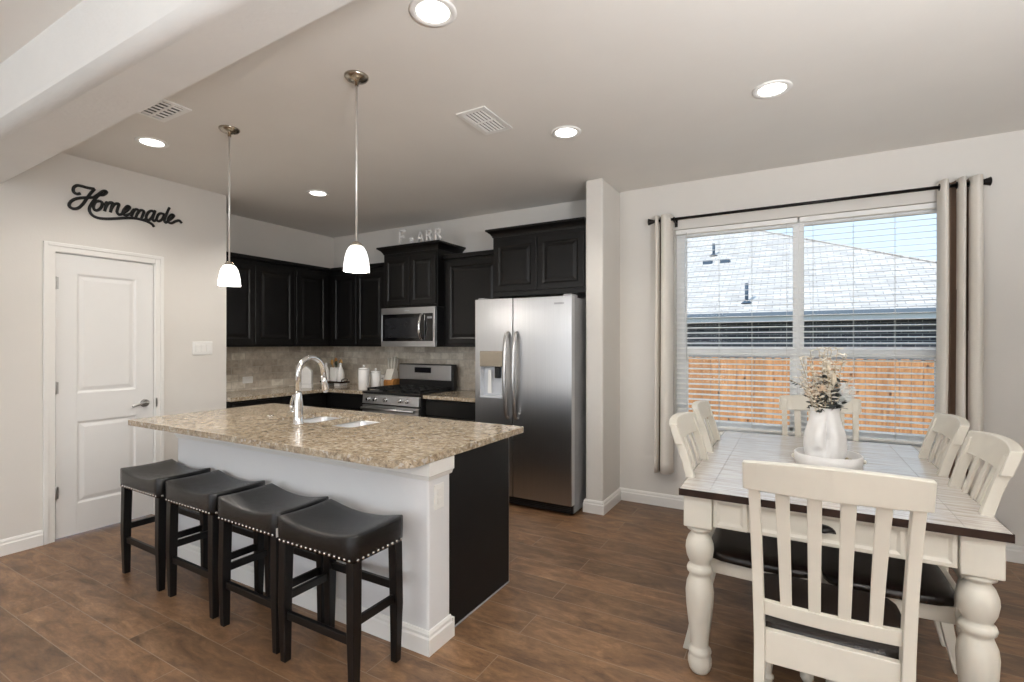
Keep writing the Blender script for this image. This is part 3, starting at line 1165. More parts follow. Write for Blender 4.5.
UB, UT = 1.357, 2.245
XF = -4.80   # front of the doors on the left run
t = T('wall_cabinet', 'black two-door wall cabinet next to the pantry corner', 'cabinet', (KX, 3.14, UB), group='black wall cabinets')
t.part('body', MB().bx(KX + 0.003, XF - 0.019, 2.667, 3.598, UB, UT), M['espresso'], 0.002)
door_x(t, 2.715, 3.125, XF, UB + 0.028, 2.195)
door_x(t, 3.128, 3.585, XF, UB + 0.028, 2.195)
c = MB().bx(KX + 0.003, XF + 0.008, 2.667, 3.598, UT, UT + 0.04)
t.part('crown', c, M['espresso'], 0.006)
t = T('wall_cabinet', 'black single-door corner wall cabinet behind the faucet', 'cabinet', (KX, 3.9, UB), group='black wall cabinets')
t.part('body', MB().bx(KX + 0.003, XF - 0.019, 3.602, KY - 0.003, UB, UT), M['espresso'], 0.002)
door_x(t, 3.612, 4.03, XF, UB + 0.028, 2.195)
t.part('crown', MB().bx(KX + 0.003, XF + 0.008, 3.602, KY - 0.003, UT, UT + 0.04), M['espresso'], 0.006)
YF = 4.07
t = T('wall_cabinet', 'black two-door wall cabinet above the white canisters', 'cabinet', (-4.33, KY, UB), group='black wall cabinets')
t.part('body', MB().bx(XF - 0.015, -3.863, YF + 0.019, KY - 0.003, UB, UT), M['espresso'], 0.002)
door_y(t, -4.765, -4.374, YF, UB + 0.028, 2.195)
door_y(t, -4.371, -3.93, YF, UB + 0.028, 2.195)
t.part('crown', MB().bx(XF + 0.0095, -3.863, YF - 0.008, KY - 0.003, UT, UT + 0.04), M['espresso'], 0.006)
YT = 3.97
t = T('wall_cabinet', 'taller raised black cabinet with crown over the microwave', 'cabinet', (-3.495, KY, 1.765), group='black wall cabinets')
t.part('body', MB().bx(-3.86, -3.13, YT + 0.019, KY - 0.003, 1.768, 2.36), M['espresso'], 0.002)
door_y(t, -3.845, -3.492, YT, 1.79, 2.31)
door_y(t, -3.488, -3.145, YT, 1.79, 2.31)
c = MB()
crown_y(c, -3.86, -3.13, YT + 0.019, 2.345, 1, 1, KY - 0.003, 1.15)
t.part('crown', c, M['espresso'])
t = T('wall_cabinet', 'brownish black single-door wall cabinet between microwave and fridge', 'cabinet', (-2.78, KY, UB), group='black wall cabinets')
t.part('body', MB().bx(-3.127, -2.436, YF + 0.019, KY - 0.003, UB, UT + 0.005), M['espresso'], 0.002)
door_y(t, -3.09, -2.455, YF, UB + 0.028, 2.225)
t.part('crown', MB().bx(-3.127, -2.436, YF - 0.008, KY - 0.003, UT + 0.005, UT + 0.05), M['espresso'], 0.006)
YG = 3.90
t = T('wall_cabinet', 'deep two-door black cabinet above the refrigerator', 'cabinet', (-1.97, KY, 1.82), group='black wall cabinets')
t.part('body', MB().bx(-2.43, -1.513, YG + 0.019, KY - 0.003, 1.82, 2.385), M['espresso'], 0.002)
door_y(t, -2.415, -1.971, YG, 1.862, 2.33)
door_y(t, -1.967, -1.53, YG, 1.862, 2.33)
c = MB()
crown_y(c, -2.43, -1.513, YG + 0.019, 2.365, 1, 0, KY - 0.003, 1.1)
t.part('crown', c, M['espresso'])

# counters
CT = 0.892
CE_Y, CE_X = 3.74, -4.47
b = MB()
poly = [(KX + 0.012, 2.667), (CE_X, 2.667), (CE_X, CE_Y), (-3.885, CE_Y), (-3.885, KY - 0.012), (KX + 0.012, KY - 0.012)]
b.prism(poly, lambda a, c, d: (a, c, d), CT - 0.034, CT)
tag(b.build('kitchen_worktop', M['granite'], None, 0.004), 'granite worktop wrapping the kitchen corner left of the range', 'worktop')
b = MB().bx(-3.118, -2.475, CE_Y, KY - 0.012, CT - 0.034, CT)
tag(b.build('kitchen_worktop', M['granite'], None, 0.004), 'short granite worktop between the range and the fridge', 'worktop')
# tile
b = MB().bx(KX, KX + 0.01, 2.665, KY, CT - 0.04, UB)
b.bx(KX + 0.01, -2.44, KY - 0.01, KY, CT - 0.04, UB)
struct('wall_tile', b, M['tile'])
outlet('wall_outlet', 'white double outlet on the stone tile near the pantry corner', KX + 0.0102, 3.245, 1.0, True)


def base_cab(label, x0, x1, y0, y1, face, doors):
    t = T('base_cabinet', label, 'cabinet', ((x0 + x1) / 2, (y0 + y1) / 2, 0), group='black base cabinets')
    zt = CT - 0.036
    if face == 'x':
        t.part('body', MB().bx(x0, x1 - 0.019, y0, y1, 0.1, zt).bx(x0, x1 - 0.08, y0, y1, 0, 0.1), M['espresso'])
        for a, c in doors:
            t.part('drawer', MB().panel((x1, a + 0.003, 0.70), (0, 1, 0), (0, 0, 1), c - a - 0.006, 0.14, [(0, -0.018), (0, 0)]), M['espresso'], 0.002)
            door_x(t, a, c, x1, 0.11, 0.69)
    else:
        t.part('body', MB().bx(x0, x1, y0 + 0.019, y1, 0.1, zt).bx(x0, x1, y0 + 0.08, y1, 0, 0.1), M['espresso'])
        for a, c in doors:
            t.part('drawer', MB().panel((a + 0.003, y0, 0.70), (1, 0, 0), (0, 0, 1), c - a - 0.006, 0.14, [(0, -0.018), (0, 0)]), M['espresso'], 0.002)
            door_y(t, a, c, y0, 0.11, 0.69)


base_cab('black base cabinet run under the worktop beside the pantry corner', KX + 0.013, CE_X - 0.025, 2.667, 3.77, 'x', [(2.71, 3.2), (3.2, 3.69)])
base_cab('black base cabinet in the corner just left of the range', KX + 0.013, -3.89, 3.772, KY - 0.013, 'y', [(-4.44, -3.9)])
base_cab('black base cabinet between the range and the fridge', -3.115, -2.476, 3.765, KY - 0.013, 'y', [(-3.105, -2.49)])

# ------------------------------------------------------------------ microwave
MX0, MX1, MY = -3.858, -3.132, 3.945
t = T('microwave', 'stainless over-range microwave with black glass door and curved handle', 'microwave', (-3.495, KY, 1.353))
t.part('body', MB().bx(MX0, MX1, MY + 0.03, KY - 0.003, 1.357, 1.764), M['blackmatte'], 0.003)
f = MB().bx(MX0, MX1, MY, MY + 0.03, 1.357, 1.415).bx(MX0, MX1, MY, MY + 0.03, 1.70, 1.764).bx(MX0, MX0 + 0.012, MY, MY + 0.03, 1.415, 1.70).bx(MX1 - 0.028, MX1, MY, MY + 0.03, 1.415, 1.70)
t.part('face_frame', f, M['steel'], 0.003)
d = t.part('door', MB().bx(MX0 + 0.012, -3.27, MY + 0.006, MY + 0.03, 1.416, 1.699), M['blackgloss'], 0.002)
t.part('window', MB().bx(MX0 + 0.05, -3.345, MY + 0.003, MY + 0.0058, 1.452, 1.66), plain('microwave_window', srgb(34, 35, 38), 0.15), parent=d)
t.part('control_panel', MB().bx(-3.268, MX1 - 0.028, MY + 0.006, MY + 0.03, 1.416, 1.699), M['blackgloss'], 0.002)
t.part('clock_display', MB().bx(-3.235, -3.175, MY + 0.004, MY + 0.0058, 1.645, 1.665), M['greyplastic'])
h = MB().tube(spline([(-3.30, MY + 0.006, 1.43), (-3.30, MY - 0.02, 1.445), (-3.30, MY - 0.045, 1.50), (-3.30, MY - 0.052, 1.56), (-3.30, MY - 0.045, 1.62), (-3.30, MY - 0.02, 1.675), (-3.30, MY + 0.006, 1.69)]), 0.012, 10, (1.25, 0.8))
t.part('handle', h, M['chrome'])
t.part('badge', MB().bx(-3.53, -3.47, MY - 0.002, MY, 1.728, 1.738), M['lightgrey'])

# ------------------------------------------------------------------ gas range
GX0, GX1, GY = -3.878, -3.126, 3.70
t = T('gas_range', 'stainless gas range with black cooktop and five front knobs', 'range', (-3.5, 4.05, 0))
t.part('body', MB().bx(GX0, GX1, GY + 0.03, KY - 0.02, 0.0, 0.88), M['blackmatte'], 0.003)
t.part('cooktop', MB().bx(GX0 - 0.004, GX1 + 0.004, GY - 0.005, KY - 0.15, 0.88, 0.902), M['blackmatte'], 0.006)
# sloping front panel
P = MB().prism([(GY + 0.03, 0.78), (GY - 0.008, 0.78), (GY + 0.002, 0.875), (GY + 0.03, 0.875)], lambda a, c, d: (d, a, c), GX0 + 0.003, GX1 - 0.003)
t.part('control_panel', P, M['steel'], 0.003)
for k in range(5):
    x = GX0 + (0.09, 0.185, 0.325, 0.51, 0.60)[k]
    kb = MB()
    y = GY - 0.004
    kb.tube([(x, y + 0.004, 0.828), (x, y - 0.006, 0.827)], [0.024, 0.023], 18)
    kb.tube([(x, y - 0.006, 0.827), (x, y - 0.03, 0.824)], [0.018, 0.015], 18)
    kb.bx(x - 0.004, x + 0.004, y - 0.034, y - 0.006, 0.806, 0.843)
    t.part('knob', kb, M['chrome'])
dr = t.part('oven_door', MB().bx(GX0 + 0.004, GX1 - 0.004, GY - 0.008, GY + 0.03, 0.22, 0.765), M['steel'], 0.004)
t.part('window', MB().bx(GX0 + 0.12, GX1 - 0.12, GY - 0.0105, GY - 0.0085, 0.34, 0.62), M['blackgloss'], parent=dr)
h = MB().cyl((GX0 + 0.03, GY - 0.05, 0.735), (GX1 - 0.03, GY - 0.05, 0.735), 0.014, seg=14)
for x in (GX0 + 0.06, GX1 - 0.06):
    h.cyl((x, GY - 0.05, 0.735), (x, GY - 0.006, 0.735), 0.01, seg=10)
t.part('handle', h, M['steel'], parent=dr)
t.part('drawer', MB().bx(GX0 + 0.004, GX1 - 0.004, GY - 0.004, GY + 0.03, 0.05, 0.212), M['steel'], 0.004)
# backguard
bg = t.part('backguard', MB().bx(GX0 - 0.004, GX1 - 0.002, KY - 0.15, KY - 0.085, 0.88, 1.166), M['blackmatte'], 0.006)
t.part('steel_face', MB().bx(GX0 + 0.004, GX1 - 0.03, KY - 0.158, KY - 0.15, 0.995, 1.157), M['steel'], 0.003, parent=bg)
t.part('display', MB().bx(-3.65, -3.42, KY - 0.1605, KY - 0.1582, 1.072, 1.13), M['display'], 0.002, parent=bg)
# grates: three cast-iron sections with burners
for k in range(3):
    x0 = GX0 + 0.02 + k * 0.238
    x1 = x0 + 0.232
    g = MB()
    ya, yb = GY + 0.045, KY - 0.17
    z0, z1 = 0.922, 0.934
    for x in (x0 + 0.006, (x0 + x1) / 2, x1 - 0.006):
        g.bx(x - 0.006, x + 0.006, ya, yb, z0, z1)
    for y in (ya + 0.006, ya + (yb - ya) * 0.27, (ya + yb) / 2, ya + (yb - ya) * 0.73, yb - 0.006):
        g.bx(x0, x1, y - 0.006, y + 0.006, z0 + 0.0005, z1 - 0.0005)
    for x in (x0 + 0.008, x1 - 0.008):
        for y in (ya + 0.008, yb - 0.008):
            g.bx(x - 0.008, x + 0.008, y - 0.008, y + 0.008, 0.902, z0)
    t.part('grate', g, M['iron'])
    for y in ((ya + (yb - ya) * 0.25, ya + (yb - ya) * 0.75) if k != 1 else ((ya + yb) / 2,)):
        t.part('burner', MB().lathe([(0.05, 0.902), (0.048, 0.912), (0.035, 0.914), (0.034, 0.92), (0.004, 0.921)], ((x0 + x1) / 2, y, 0), 20), M['iron'])

# ------------------------------------------------------------------ refrigerator
FX0, FX1, FYd = -2.455, -1.537, 3.66
SX = -2.076
t = T('refrigerator', 'tall stainless side-by-side refrigerator with ice dispenser', 'refrigerator', (-2.0, 4.0, 0))
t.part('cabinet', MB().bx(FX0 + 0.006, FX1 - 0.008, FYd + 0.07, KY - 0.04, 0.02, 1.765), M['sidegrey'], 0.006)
gr = MB().bx(FX0 + 0.01, FX1 - 0.012, FYd + 0.05, FYd + 0.07, 0.02, 0.085)
for k in range(4):
    gr.bx(FX0 + 0.03, FX1 - 0.03, FYd + 0.044, FYd + 0.05, 0.028 + k * 0.014, 0.035 + k * 0.014)
t.part('kick_grille', gr, M['blackmatte'])
for x in (FX0 + 0.08, FX1 - 0.08):
    t.part('foot', MB().cyl((x, FYd + 0.12, 0), (x, FYd + 0.12, 0.03), 0.022, seg=12), M['blackmatte'])
DX0, DX1, DZ0, DZ1 = -2.405, -2.165, 0.92, 1.325
z0, z1 = 0.095, 1.775
ld = MB()
yb = FYd + 0.062
# left door built round the dispenser recess
ld.bx(FX0, DX0, FYd, yb, z0, z1).bx(DX1, SX - 0.003, FYd, yb, z0, z1).bx(DX0, DX1, FYd, yb, z0, DZ0).bx(DX0, DX1, FYd, yb, DZ1, z1)
ldo = t.part('door', ld, M['steel'], 0.0)
dp = MB().bx(DX0, DX1, FYd - 0.004, FYd + 0.006, 1.19, DZ1)
t.part('dispenser_panel', dp, M['nickel'], 0.003, parent=ldo)
dc = MB().bx(DX0, DX1, yb - 0.006, yb, DZ0, 1.19).bx(DX0, DX0 + 0.004, FYd, yb, DZ0, 1.19).bx(DX1 - 0.004, DX1, FYd, yb, DZ0, 1.19).bx(DX0, DX1, FYd - 0.003, yb, DZ0, DZ0 + 0.018)
t.part('dispenser_recess', dc, M['lightgrey'], parent=ldo)
dk = MB().bx(-2.27, -2.22, FYd + 0.02, FYd + 0.05, 1.09, 1.19)
t.part('dispenser_nozzle', dk, M['blackmatte'], 0.006, parent=ldo)
dk = MB().prism([(-0.02, 0), (0.02, 0), (0.014, 0.2), (-0.014, 0.2)], lambda a, c, d: (-2.315 + a, FYd + 0.012 + d, 0.96 + c), 0, 0.006)
t.part('dispenser_paddle', dk, M['plastic'], 0.002, parent=ldo)
rdo = t.part('door', MB().bx(SX + 0.003, FX1, FYd, yb, z0, z1), M['steel'], 0.006, seg=3)
for x, dd in ((SX - 0.045, ldo), (SX + 0.04, rdo)):
    h = MB().tube(spline([(x, FYd + 0.002, 1.485), (x, FYd - 0.03, 1.465), (x, FYd - 0.055, 1.36), (x, FYd - 0.068, 1.12), (x, FYd - 0.055, 0.88), (x, FYd - 0.03, 0.775), (x, FYd + 0.002, 0.755)]), [0.013] * 6 + [0.016] * 24 + [0.013] * 7, 12, (1.1, 0.8))
    t.part('handle', h, M['satin'], parent=dd)
t.part('badge', MB().bx(-1.69, -1.605, FYd - 0.0015, FYd, 1.707, 1.722), M['greyplastic'], parent=rdo)
for x in (FX0 + 0.05, FX1 - 0.05):
    t.part('hinge_cover', MB().bx(x - 0.035, x + 0.035, FYd + 0.02, FYd + 0.16, 1.765, 1.79), M['greyplastic'], 0.006)

# ------------------------------------------------------------------ island
IX0, IX1, IY0, IY1 = -3.775, -1.403, 1.572, 2.62
IT = 0.895
PX0, PX1, PY0, PY1 = -3.52, -1.425, 1.75, 1.91
t = T('kitchen_island', 'white kitchen island base with black end panel behind the stools', 'island', (-2.47, 2.1, 0))
t.part('pony_wall', MB().bx(PX0, PX1, PY0, PY1, 0, IT - 0.036), M['ponywall'], 0.012, seg=3)
b = MB()
base_run(b, [(PX0, PY1), (PX0, PY0), (PX1, PY0), (PX1, PY1)], [(-1, 0), (-1, -1), (1, -1), (1, 0)])
b.bx(-1.452, PX1 + 0.016, PY1, PY1 + 0.014, 0, 0.09)
t.part('baseboard', b, M['trim'])
b = MB()
P = [(0, 0), (0.007, 0.004), (0.012, 0.02), (0.02, 0.026), (0.02, 0.085), (0, 0.085)]
zc = IT - 0.036 - 0.085
b.loft([[(PX0, PY0 - a, zc + c) for a, c in P], [(PX1 + a, PY0 - a, zc + c) for a, c in P], [(PX1 + a, PY1 + 0.006, zc + c) for a, c in P]], True, False)
t.part('cap_moulding', b, M['trim'])
t.part('end_panel', MB().bx(-1.478, -1.452, PY1, 2.515, 0.004, IT - 0.036), M['panelblack'], 0.002)
t.part('toe_strip', MB().bx(-1.452, -1.448, PY1 + 0.018, 2.515, 0.0, 0.007), M['greyplastic'])
t.part('corner_bead', MB().bx(-1.474, -1.4525, 2.515, 2.519, 0.004, IT - 0.036), M['satin'])
b = MB().bx(PX0, -3.0, PY1, 2.49, 0.1, IT - 0.036).bx(-2.22, -1.478, PY1, 2.49, 0.1, IT - 0.036).bx(-3.0, -2.22, PY1, 2.49, 0.1, 0.6).bx(PX0, -1.478, PY1, 2.42, 0, 0.1)
t.part('cabinet_box', b, M['espresso'])
for k in range(4):
    x0 = PX0 + 0.02 + k * 0.50
    t.part('door', MB().panel((x0 + 0.49, 2.51, 0.12), (-1, 0, 0), (0, 0, 1), 0.48, 0.7, DOOR), M['espresso'])
outlet('wall_outlet', 'white outlet on the white end post of the island', PX1 + 0.0002, 1.82, 0.69, False)

# worktop with two sink cut-outs
SB = [(-2.985, -2.62), (-2.595, -2.27)]
SY0, SY1 = 2.07, 2.475


def rrect(x0, x1, y0, y1, r, n=5):
    pts = []
    for cx, cy, a0 in ((x1 - r, y0 + r, -90), (x1 - r, y1 - r, 0), (x0 + r, y1 - r, 90), (x0 + r, y0 + r, 180)):
        for i in range(n + 1):
            a = R(a0 + 90 * i / n)
            pts.append((cx + r * math.cos(a), cy + r * math.sin(a)))
    return pts


bm = bmesh.new()


def loop_edges(pts, z):
    vs2 = [bm.verts.new((p[0], p[1], z)) for p in pts]
    return [bm.edges.new((vs2[i], vs2[(i + 1) % len(vs2)])) for i in range(len(vs2))]


ol_ = [p for p in rrect(IX0, IX1, IY0, IY1, 0.02, 4) if not (p[0] > IX1 - 0.03 and p[1] < IY0 + 0.03)]
ol_ = [(IX1 - 0.10 + 0.10 * math.cos(R(a)), IY0 + 0.10 + 0.10 * math.sin(R(a))) for a in range(-90, 1, 15)] + ol_
es = loop_edges(ol_, IT)
for x0, x1 in SB:
    es += loop_edges(rrect(x0, x1, SY0, SY1, 0.045, 5), IT)
bmesh.ops.triangle_fill(bm, use_beauty=True, use_dissolve=False, edges=es)
fs = bm.faces[:]
for f_ in fs[:]:
    if f_.normal.z < 0:
        f_.normal_flip()
ex = bmesh.ops.extrude_face_region(bm, geom=fs)
for e_ in ex['geom']:
    if isinstance(e_, bmesh.types.BMVert):
        e_.co.z -= 0.034
bmesh.ops.recalc_face_normals(bm, faces=bm.faces)
me = bpy.data.meshes.new('island_worktop')
bm.to_mesh(me)
bm.free()
me.materials.append(M['granite'])
iw = bpy.data.objects.new('island_worktop', me)
COL.objects.link(iw)
bv = iw.modifiers.new('bevel', 'BEVEL')
bv.width = 0.009
bv.segments = 3
bv.limit_method = 'ANGLE'
bv.angle_limit = R(60)
tag(iw, 'large speckled granite worktop on the kitchen island', 'worktop')
t = T('kitchen_sink', 'stainless double-bowl sink set in the island granite', 'sink', (-2.59, 2.27, IT - 0.22))
for x0, x1 in SB:
    m = MB()
    rings = []
    zt = IT - 0.0345
    for ins, z, rr in ((-0.012, zt, 0.045), (0.0, zt, 0.045), (0.002, zt - 0.01, 0.045), (0.012, zt - 0.16, 0.045), (0.03, zt - 0.178, 0.04), (0.13, zt - 0.184, 0.01)):
        rings.append([(a, c, z) for a, c in rrect(x0 + ins, x1 - ins, SY0 + ins, SY1 - ins, max(rr, 0.012), 5)])
    m.loft(rings, False, True)
    m.add(rings[-1], [tuple(range(len(rings[-1])))])
    bw = t.part('bowl', m, M['sinksteel'])
    sm_ = bw.modifiers.new('solid', 'SOLIDIFY')
    sm_.thickness = 0.002
    t.part('drain', MB().lathe([(0.035, 0.003), (0.028, 0.001), (0.002, 0.0)], ((x0 + x1) / 2, (SY0 + SY1) / 2, zt - 0.183), 20), M['chrome'], parent=bw)

# faucet
fx, fy = -2.655, 2.01
t = T('kitchen_faucet', 'tall chrome gooseneck faucet on the island', 'faucet', (fx, fy, IT))
t.part('base', MB().lathe([(0.034, 0), (0.034, 0.006), (0.029, 0.012), (0.028, 0.05), (0.027, 0.09), (0.025, 0.15), (0.02, 0.19), (0.0175, 0.2)], (fx, fy, IT), 24), M['chrome'])
arc = [(fx, fy, IT + 0.19), (fx, fy, IT + 0.31)]
for i in range(1, 13):
    a = PI - PI * 0.93 * i / 12
    arc.append((fx, fy + 0.092 + 0.092 * math.cos(a), IT + 0.315 + 0.092 * math.sin(a)))
arc.append((fx, fy + 0.19, IT + 0.275))
t.part('spout', MB().tube(arc, 0.0165, 16), M['chrome'])
t.part('spray_head', MB().tube([(fx, fy + 0.188, IT + 0.285), (fx, fy + 0.193, IT + 0.25), (fx, fy + 0.203, IT + 0.2), (fx, fy + 0.207, IT + 0.18)], [0.0175, 0.019, 0.023, 0.019], 16), M['chrome'])
h = MB().cyl((fx - 0.02, fy, IT + 0.075), (fx - 0.06, fy, IT + 0.075), 0.02, 0.017, 16)
h.tube(spline([(fx - 0.052, fy, IT + 0.08), (fx - 0.068, fy, IT + 0.11), (fx - 0.05, fy - 0.006, IT + 0.15), (fx - 0.032, fy - 0.01, IT + 0.178)]), [0.011] * 6 + [0.009] * 8 + [0.008] * 5, 10, (1.2, 0.7))
t.part('handle', h, M['chrome'])
o = MB().lathe([(0.022, 0), (0.022, 0.006), (0.018, 0.01), (0.002, 0.011)], (0, 0, 0), 20).build('disposal_button', M['chrome'], None)
o.location = (-3.10, 2.13, IT)
tag(o, 'small round chrome button set on the island granite', 'button')

# ------------------------------------------------------------------ things on the counters
hx, hy = -4.79, 3.73
t = T('house_ornament', 'white house-shaped ornament with pointed roof in the counter corner', 'ornament', (hx, hy, CT))
ang = R(35)
ca, sa = math.cos(ang), math.sin(ang)


def hfn(a, c, d):
    return (hx + a * ca - d * sa, hy + a * sa + d * ca, CT + c)


t.part('body', MB().prism([(-0.062, 0.045), (0.062, 0.045), (0.062, 0.19), (0.0, 0.245), (-0.062, 0.19)], hfn, -0.03, 0.03), M['matteceramic'], 0.004)
t.part('base', MB().prism([(-0.066, 0), (0.066, 0), (0.066, 0.042), (-0.066, 0.042)], hfn, -0.034, 0.034), M['matteceramic'], 0.003)
t.part('trim_line', MB().prism([(-0.063, 0.042), (0.063, 0.042), (0.063, 0.045), (-0.063, 0.045)], hfn, -0.031, 0.031), M['greyplastic'])
# riser tray
tx, ty = -4.83, 4.14
t = T('wooden_riser', 'dark wooden riser tray with white feet in the counter corner', 'tray', (tx, ty, CT))
t.part('board', MB().bx(tx - 0.15, tx + 0.2, ty - 0.075, ty + 0.075, CT + 0.03, CT + 0.048), M['brownwood'], 0.004)
for x in (tx - 0.1, tx + 0.13):
    t.part('foot', MB().bx(x - 0.045, x + 0.045, ty - 0.06, ty + 0.06, CT, CT + 0.03), M['matteceramic'], 0.004)
hn = MB().tube(spline([(tx + 0.185, ty - 0.04, CT + 0.048), (tx + 0.195, ty - 0.035, CT + 0.075), (tx + 0.195, ty + 0.035, CT + 0.075), (tx + 0.185, ty + 0.04, CT + 0.048)]), 0.005, 8)
t.part('handle', hn, M['bronze'])
TZ = CT + 0.048


def bottle(x, y, label):
    t = T('ceramic_bottle', label, 'bottle', (x, y, TZ), group='white bottles on the riser')
    t.part('body', MB().lathe([(0.04, 0), (0.043, 0.004), (0.043, 0.1), (0.036, 0.13), (0.02, 0.165), (0.0145, 0.175), (0.014, 0.195)], (x, y, TZ), 24), M['ceramic'])
    t.part('stopper', MB().lathe([(0.017, 0.195), (0.018, 0.2), (0.015, 0.215), (0.004, 0.22)], (x, y, TZ), 16), M['ceramic'])


bottle(-4.905, 4.10, 'white ceramic bottle on the riser, nearer the house ornament')
bottle(-4.70, 4.135, 'white ceramic bottle on the riser, on the canister side')
cx, cy = -4.80, 4.16
t = T('utensil_crock', 'white square utensil crock between the two white bottles', 'crock', (cx, cy, TZ))
m = MB()
rs = []
for r_, z in ((0.05, 0), (0.053, 0.003), (0.055, 0.165), (0.051, 0.165), (0.049, 0.012)):
    rs.append([(a + cx, c + cy, TZ + z) for a, c in rrect(-r_, r_, -r_, r_, 0.012, 3)])
m.loft(rs, True, False)
t.part('body', m, M['ceramic'], 0.002)


def utensil(name, label, p, q, head, mat, bowl):
    o = T(name, label, 'utensil', (p[0], p[1], p[2]), group='utensils in the crock')
    o.part('shaft', MB().tube([p, q], [0.005, 0.006], 8), mat)
    d = (Vector(q) - Vector(p)).normalized()
    c = Vector(q) + d * head * 0.8
    o.part('head', MB().ball(tuple(c), 1.0, 12, 8, (head * 0.75, head * 0.3, head)), mat)


zb, zr = TZ + 0.014, TZ + 0.2
utensil('wooden_spoon', 'wooden spoon leaning toward the house ornament in the crock', (cx - 0.005, cy, zb), (cx - 0.055, cy - 0.01, zr), 0.033, M['spoonwood'], 1)
utensil('wooden_spatula', 'wooden spatula standing upright in the crock', (cx - 0.02, cy + 0.02, zb), (cx - 0.03, cy + 0.02, zr + 0.02), 0.034, M['blockwood'], 1)
utensil('green_spatula', 'dark green spatula in the middle of the crock', (cx + 0.01, cy - 0.015, zb), (cx + 0.018, cy - 0.02, zr - 0.01), 0.03, M['greenplastic'], 1)
utensil('wooden_fork', 'wooden spoon leaning toward the canisters in the crock', (cx + 0.012, cy + 0.015, zb), (cx + 0.06, cy + 0.01, zr), 0.036, M['spoonwood'], 1)


def canister(x, y, r_, h, label):
    t = T('canister', label, 'canister', (x, y, CT), group='white lidded canisters')
    t.part('body', MB().lathe([(r_ - 0.004, 0), (r_, 0.004), (r_, h), (r_ - 0.003, h + 0.002)], (x, y, CT), 32), M['ceramic'])
    ld_ = t.part('lid', MB().lathe([(r_ + 0.001, h + 0.002), (r_ + 0.001, h + 0.012), (r_ - 0.01, h + 0.02), (0.012, h + 0.024)], (x, y, CT), 32), M['ceramic'])
    t.part('knob', MB().lathe([(0.008, h + 0.022), (0.007, h + 0.03), (0.014, h + 0.038), (0.013, h + 0.048), (0.003, h + 0.052)], (x, y, CT), 16), M['ceramic'], parent=ld_)


canister(-4.055, 3.885, 0.057, 0.215, 'taller white ceramic canister left of the range')
canister(-4.025, 4.03, 0.055, 0.175, 'shorter white ceramic canister beside the knife block')
t = T('white_box', 'small white box behind the shorter canister', 'box', (-4.07, 4.25, CT))
t.part('body', MB().bx(-4.165, -4.06, 4.2, 4.3, CT, CT + 0.14), M['matteceramic'], 0.004)
t.part('knob', MB().ball((-4.09, 4.194, CT + 0.1), 0.008, 10, 6), M['greyplastic'])
kx, ky = -3.975, 4.245
t = T('knife_block', 'wooden knife block full of ivory-handled knives by the range', 'knife block', (kx, ky, CT))


def kfn(a, c, d):
    return (kx + d, ky - a, CT + c)


t.part('block', MB().prism([(-0.07, 0), (0.075, 0), (0.075, 0.075), (0.05, 0.10), (-0.07, 0.10)], kfn, -0.07, 0.07), M['blockwood'], 0.004)
t.part('knife_slots', MB().prism([(0.05, 0.1), (0.066, 0.088), (0.02, 0.21), (-0.05, 0.19), (-0.06, 0.1)], kfn, -0.075, 0.035), M['ivory'], 0.004)
for i in range(3):
    for j in range(2):
        x = -0.058 + i * 0.038
        a0 = 0.0 - j * 0.035
        p0 = kfn(a0, 0.195, x)
        p1 = kfn(a0 - 0.03, 0.335 - 0.02 * j + 0.008 * i, x * 1.5 - 0.01)
        t.part('knife_handle', MB().tube([p0, tuple((Vector(p0) + Vector(p1)) / 2), p1], [0.008, 0.012, 0.012], 8, (0.8, 1.4)), M['ivory'])

# white letters standing on the cabinet over the microwave
LZ = 2.345 + 0.066 * 1.15


def letter_boxes(ch):
    """strokes on a 0..0.62 x 0..1 grid"""
    if ch == 'F':
        return [[(0.08, 0), (0.08, 1)], [(0.08, 0.94), (0.6, 0.98)], [(0.08, 0.52), (0.45, 0.54)]]
    if ch == 'a':
        return [[(0.5, 0.0), (0.5, 0.5), (0.3, 0.62), (0.1, 0.5)], [(0.5, 0.34), (0.2, 0.32), (0.1, 0.15), (0.25, 0.04), (0.5, 0.14)]]
    if ch == 'A':
        return [[(0.02, 0), (0.3, 1), (0.58, 0)], [(0.14, 0.34), (0.46, 0.34)]]
    return [[(0.1, 0), (0.1, 0.96)], [(0.1, 0.95), (0.42, 0.92), (0.52, 0.74), (0.4, 0.54), (0.1, 0.5)], [(0.28, 0.5), (0.56, 0.02)]]


for ch, x, h, y, lab in (('F', -3.62, 0.165, 3.965, 'white letter F standing first in the row on the microwave cabinet'),
                         ('a', -3.49, 0.11, 3.965, 'small white letter a standing second on the microwave cabinet'),
                         ('A', -3.375, 0.13, 3.965, 'white letter A standing third on the microwave cabinet'),
                         ('R', -3.265, 0.14, 3.965, 'white letter R standing fourth, inside the row on the microwave cabinet'),
                         ('R', -3.15, 0.135, 3.965, 'white letter R standing last, at the fridge end of the row')):
    m = MB()
    for st in letter_boxes(ch):
        pts = [(x + a * min(h, 0.13) * 1.05, y, LZ + 0.0135 + c * (h - 0.025)) for a, c in st]
        m.tube(pts, 0.0125 if ch != 'a' else 0.009, 8, (1, 1.1), up=(0, 1, 0))
    o = m.build('standing_letter', M['matteceramic'], None)
    tag(o, lab, 'letter', 'white letters on the cabinet')

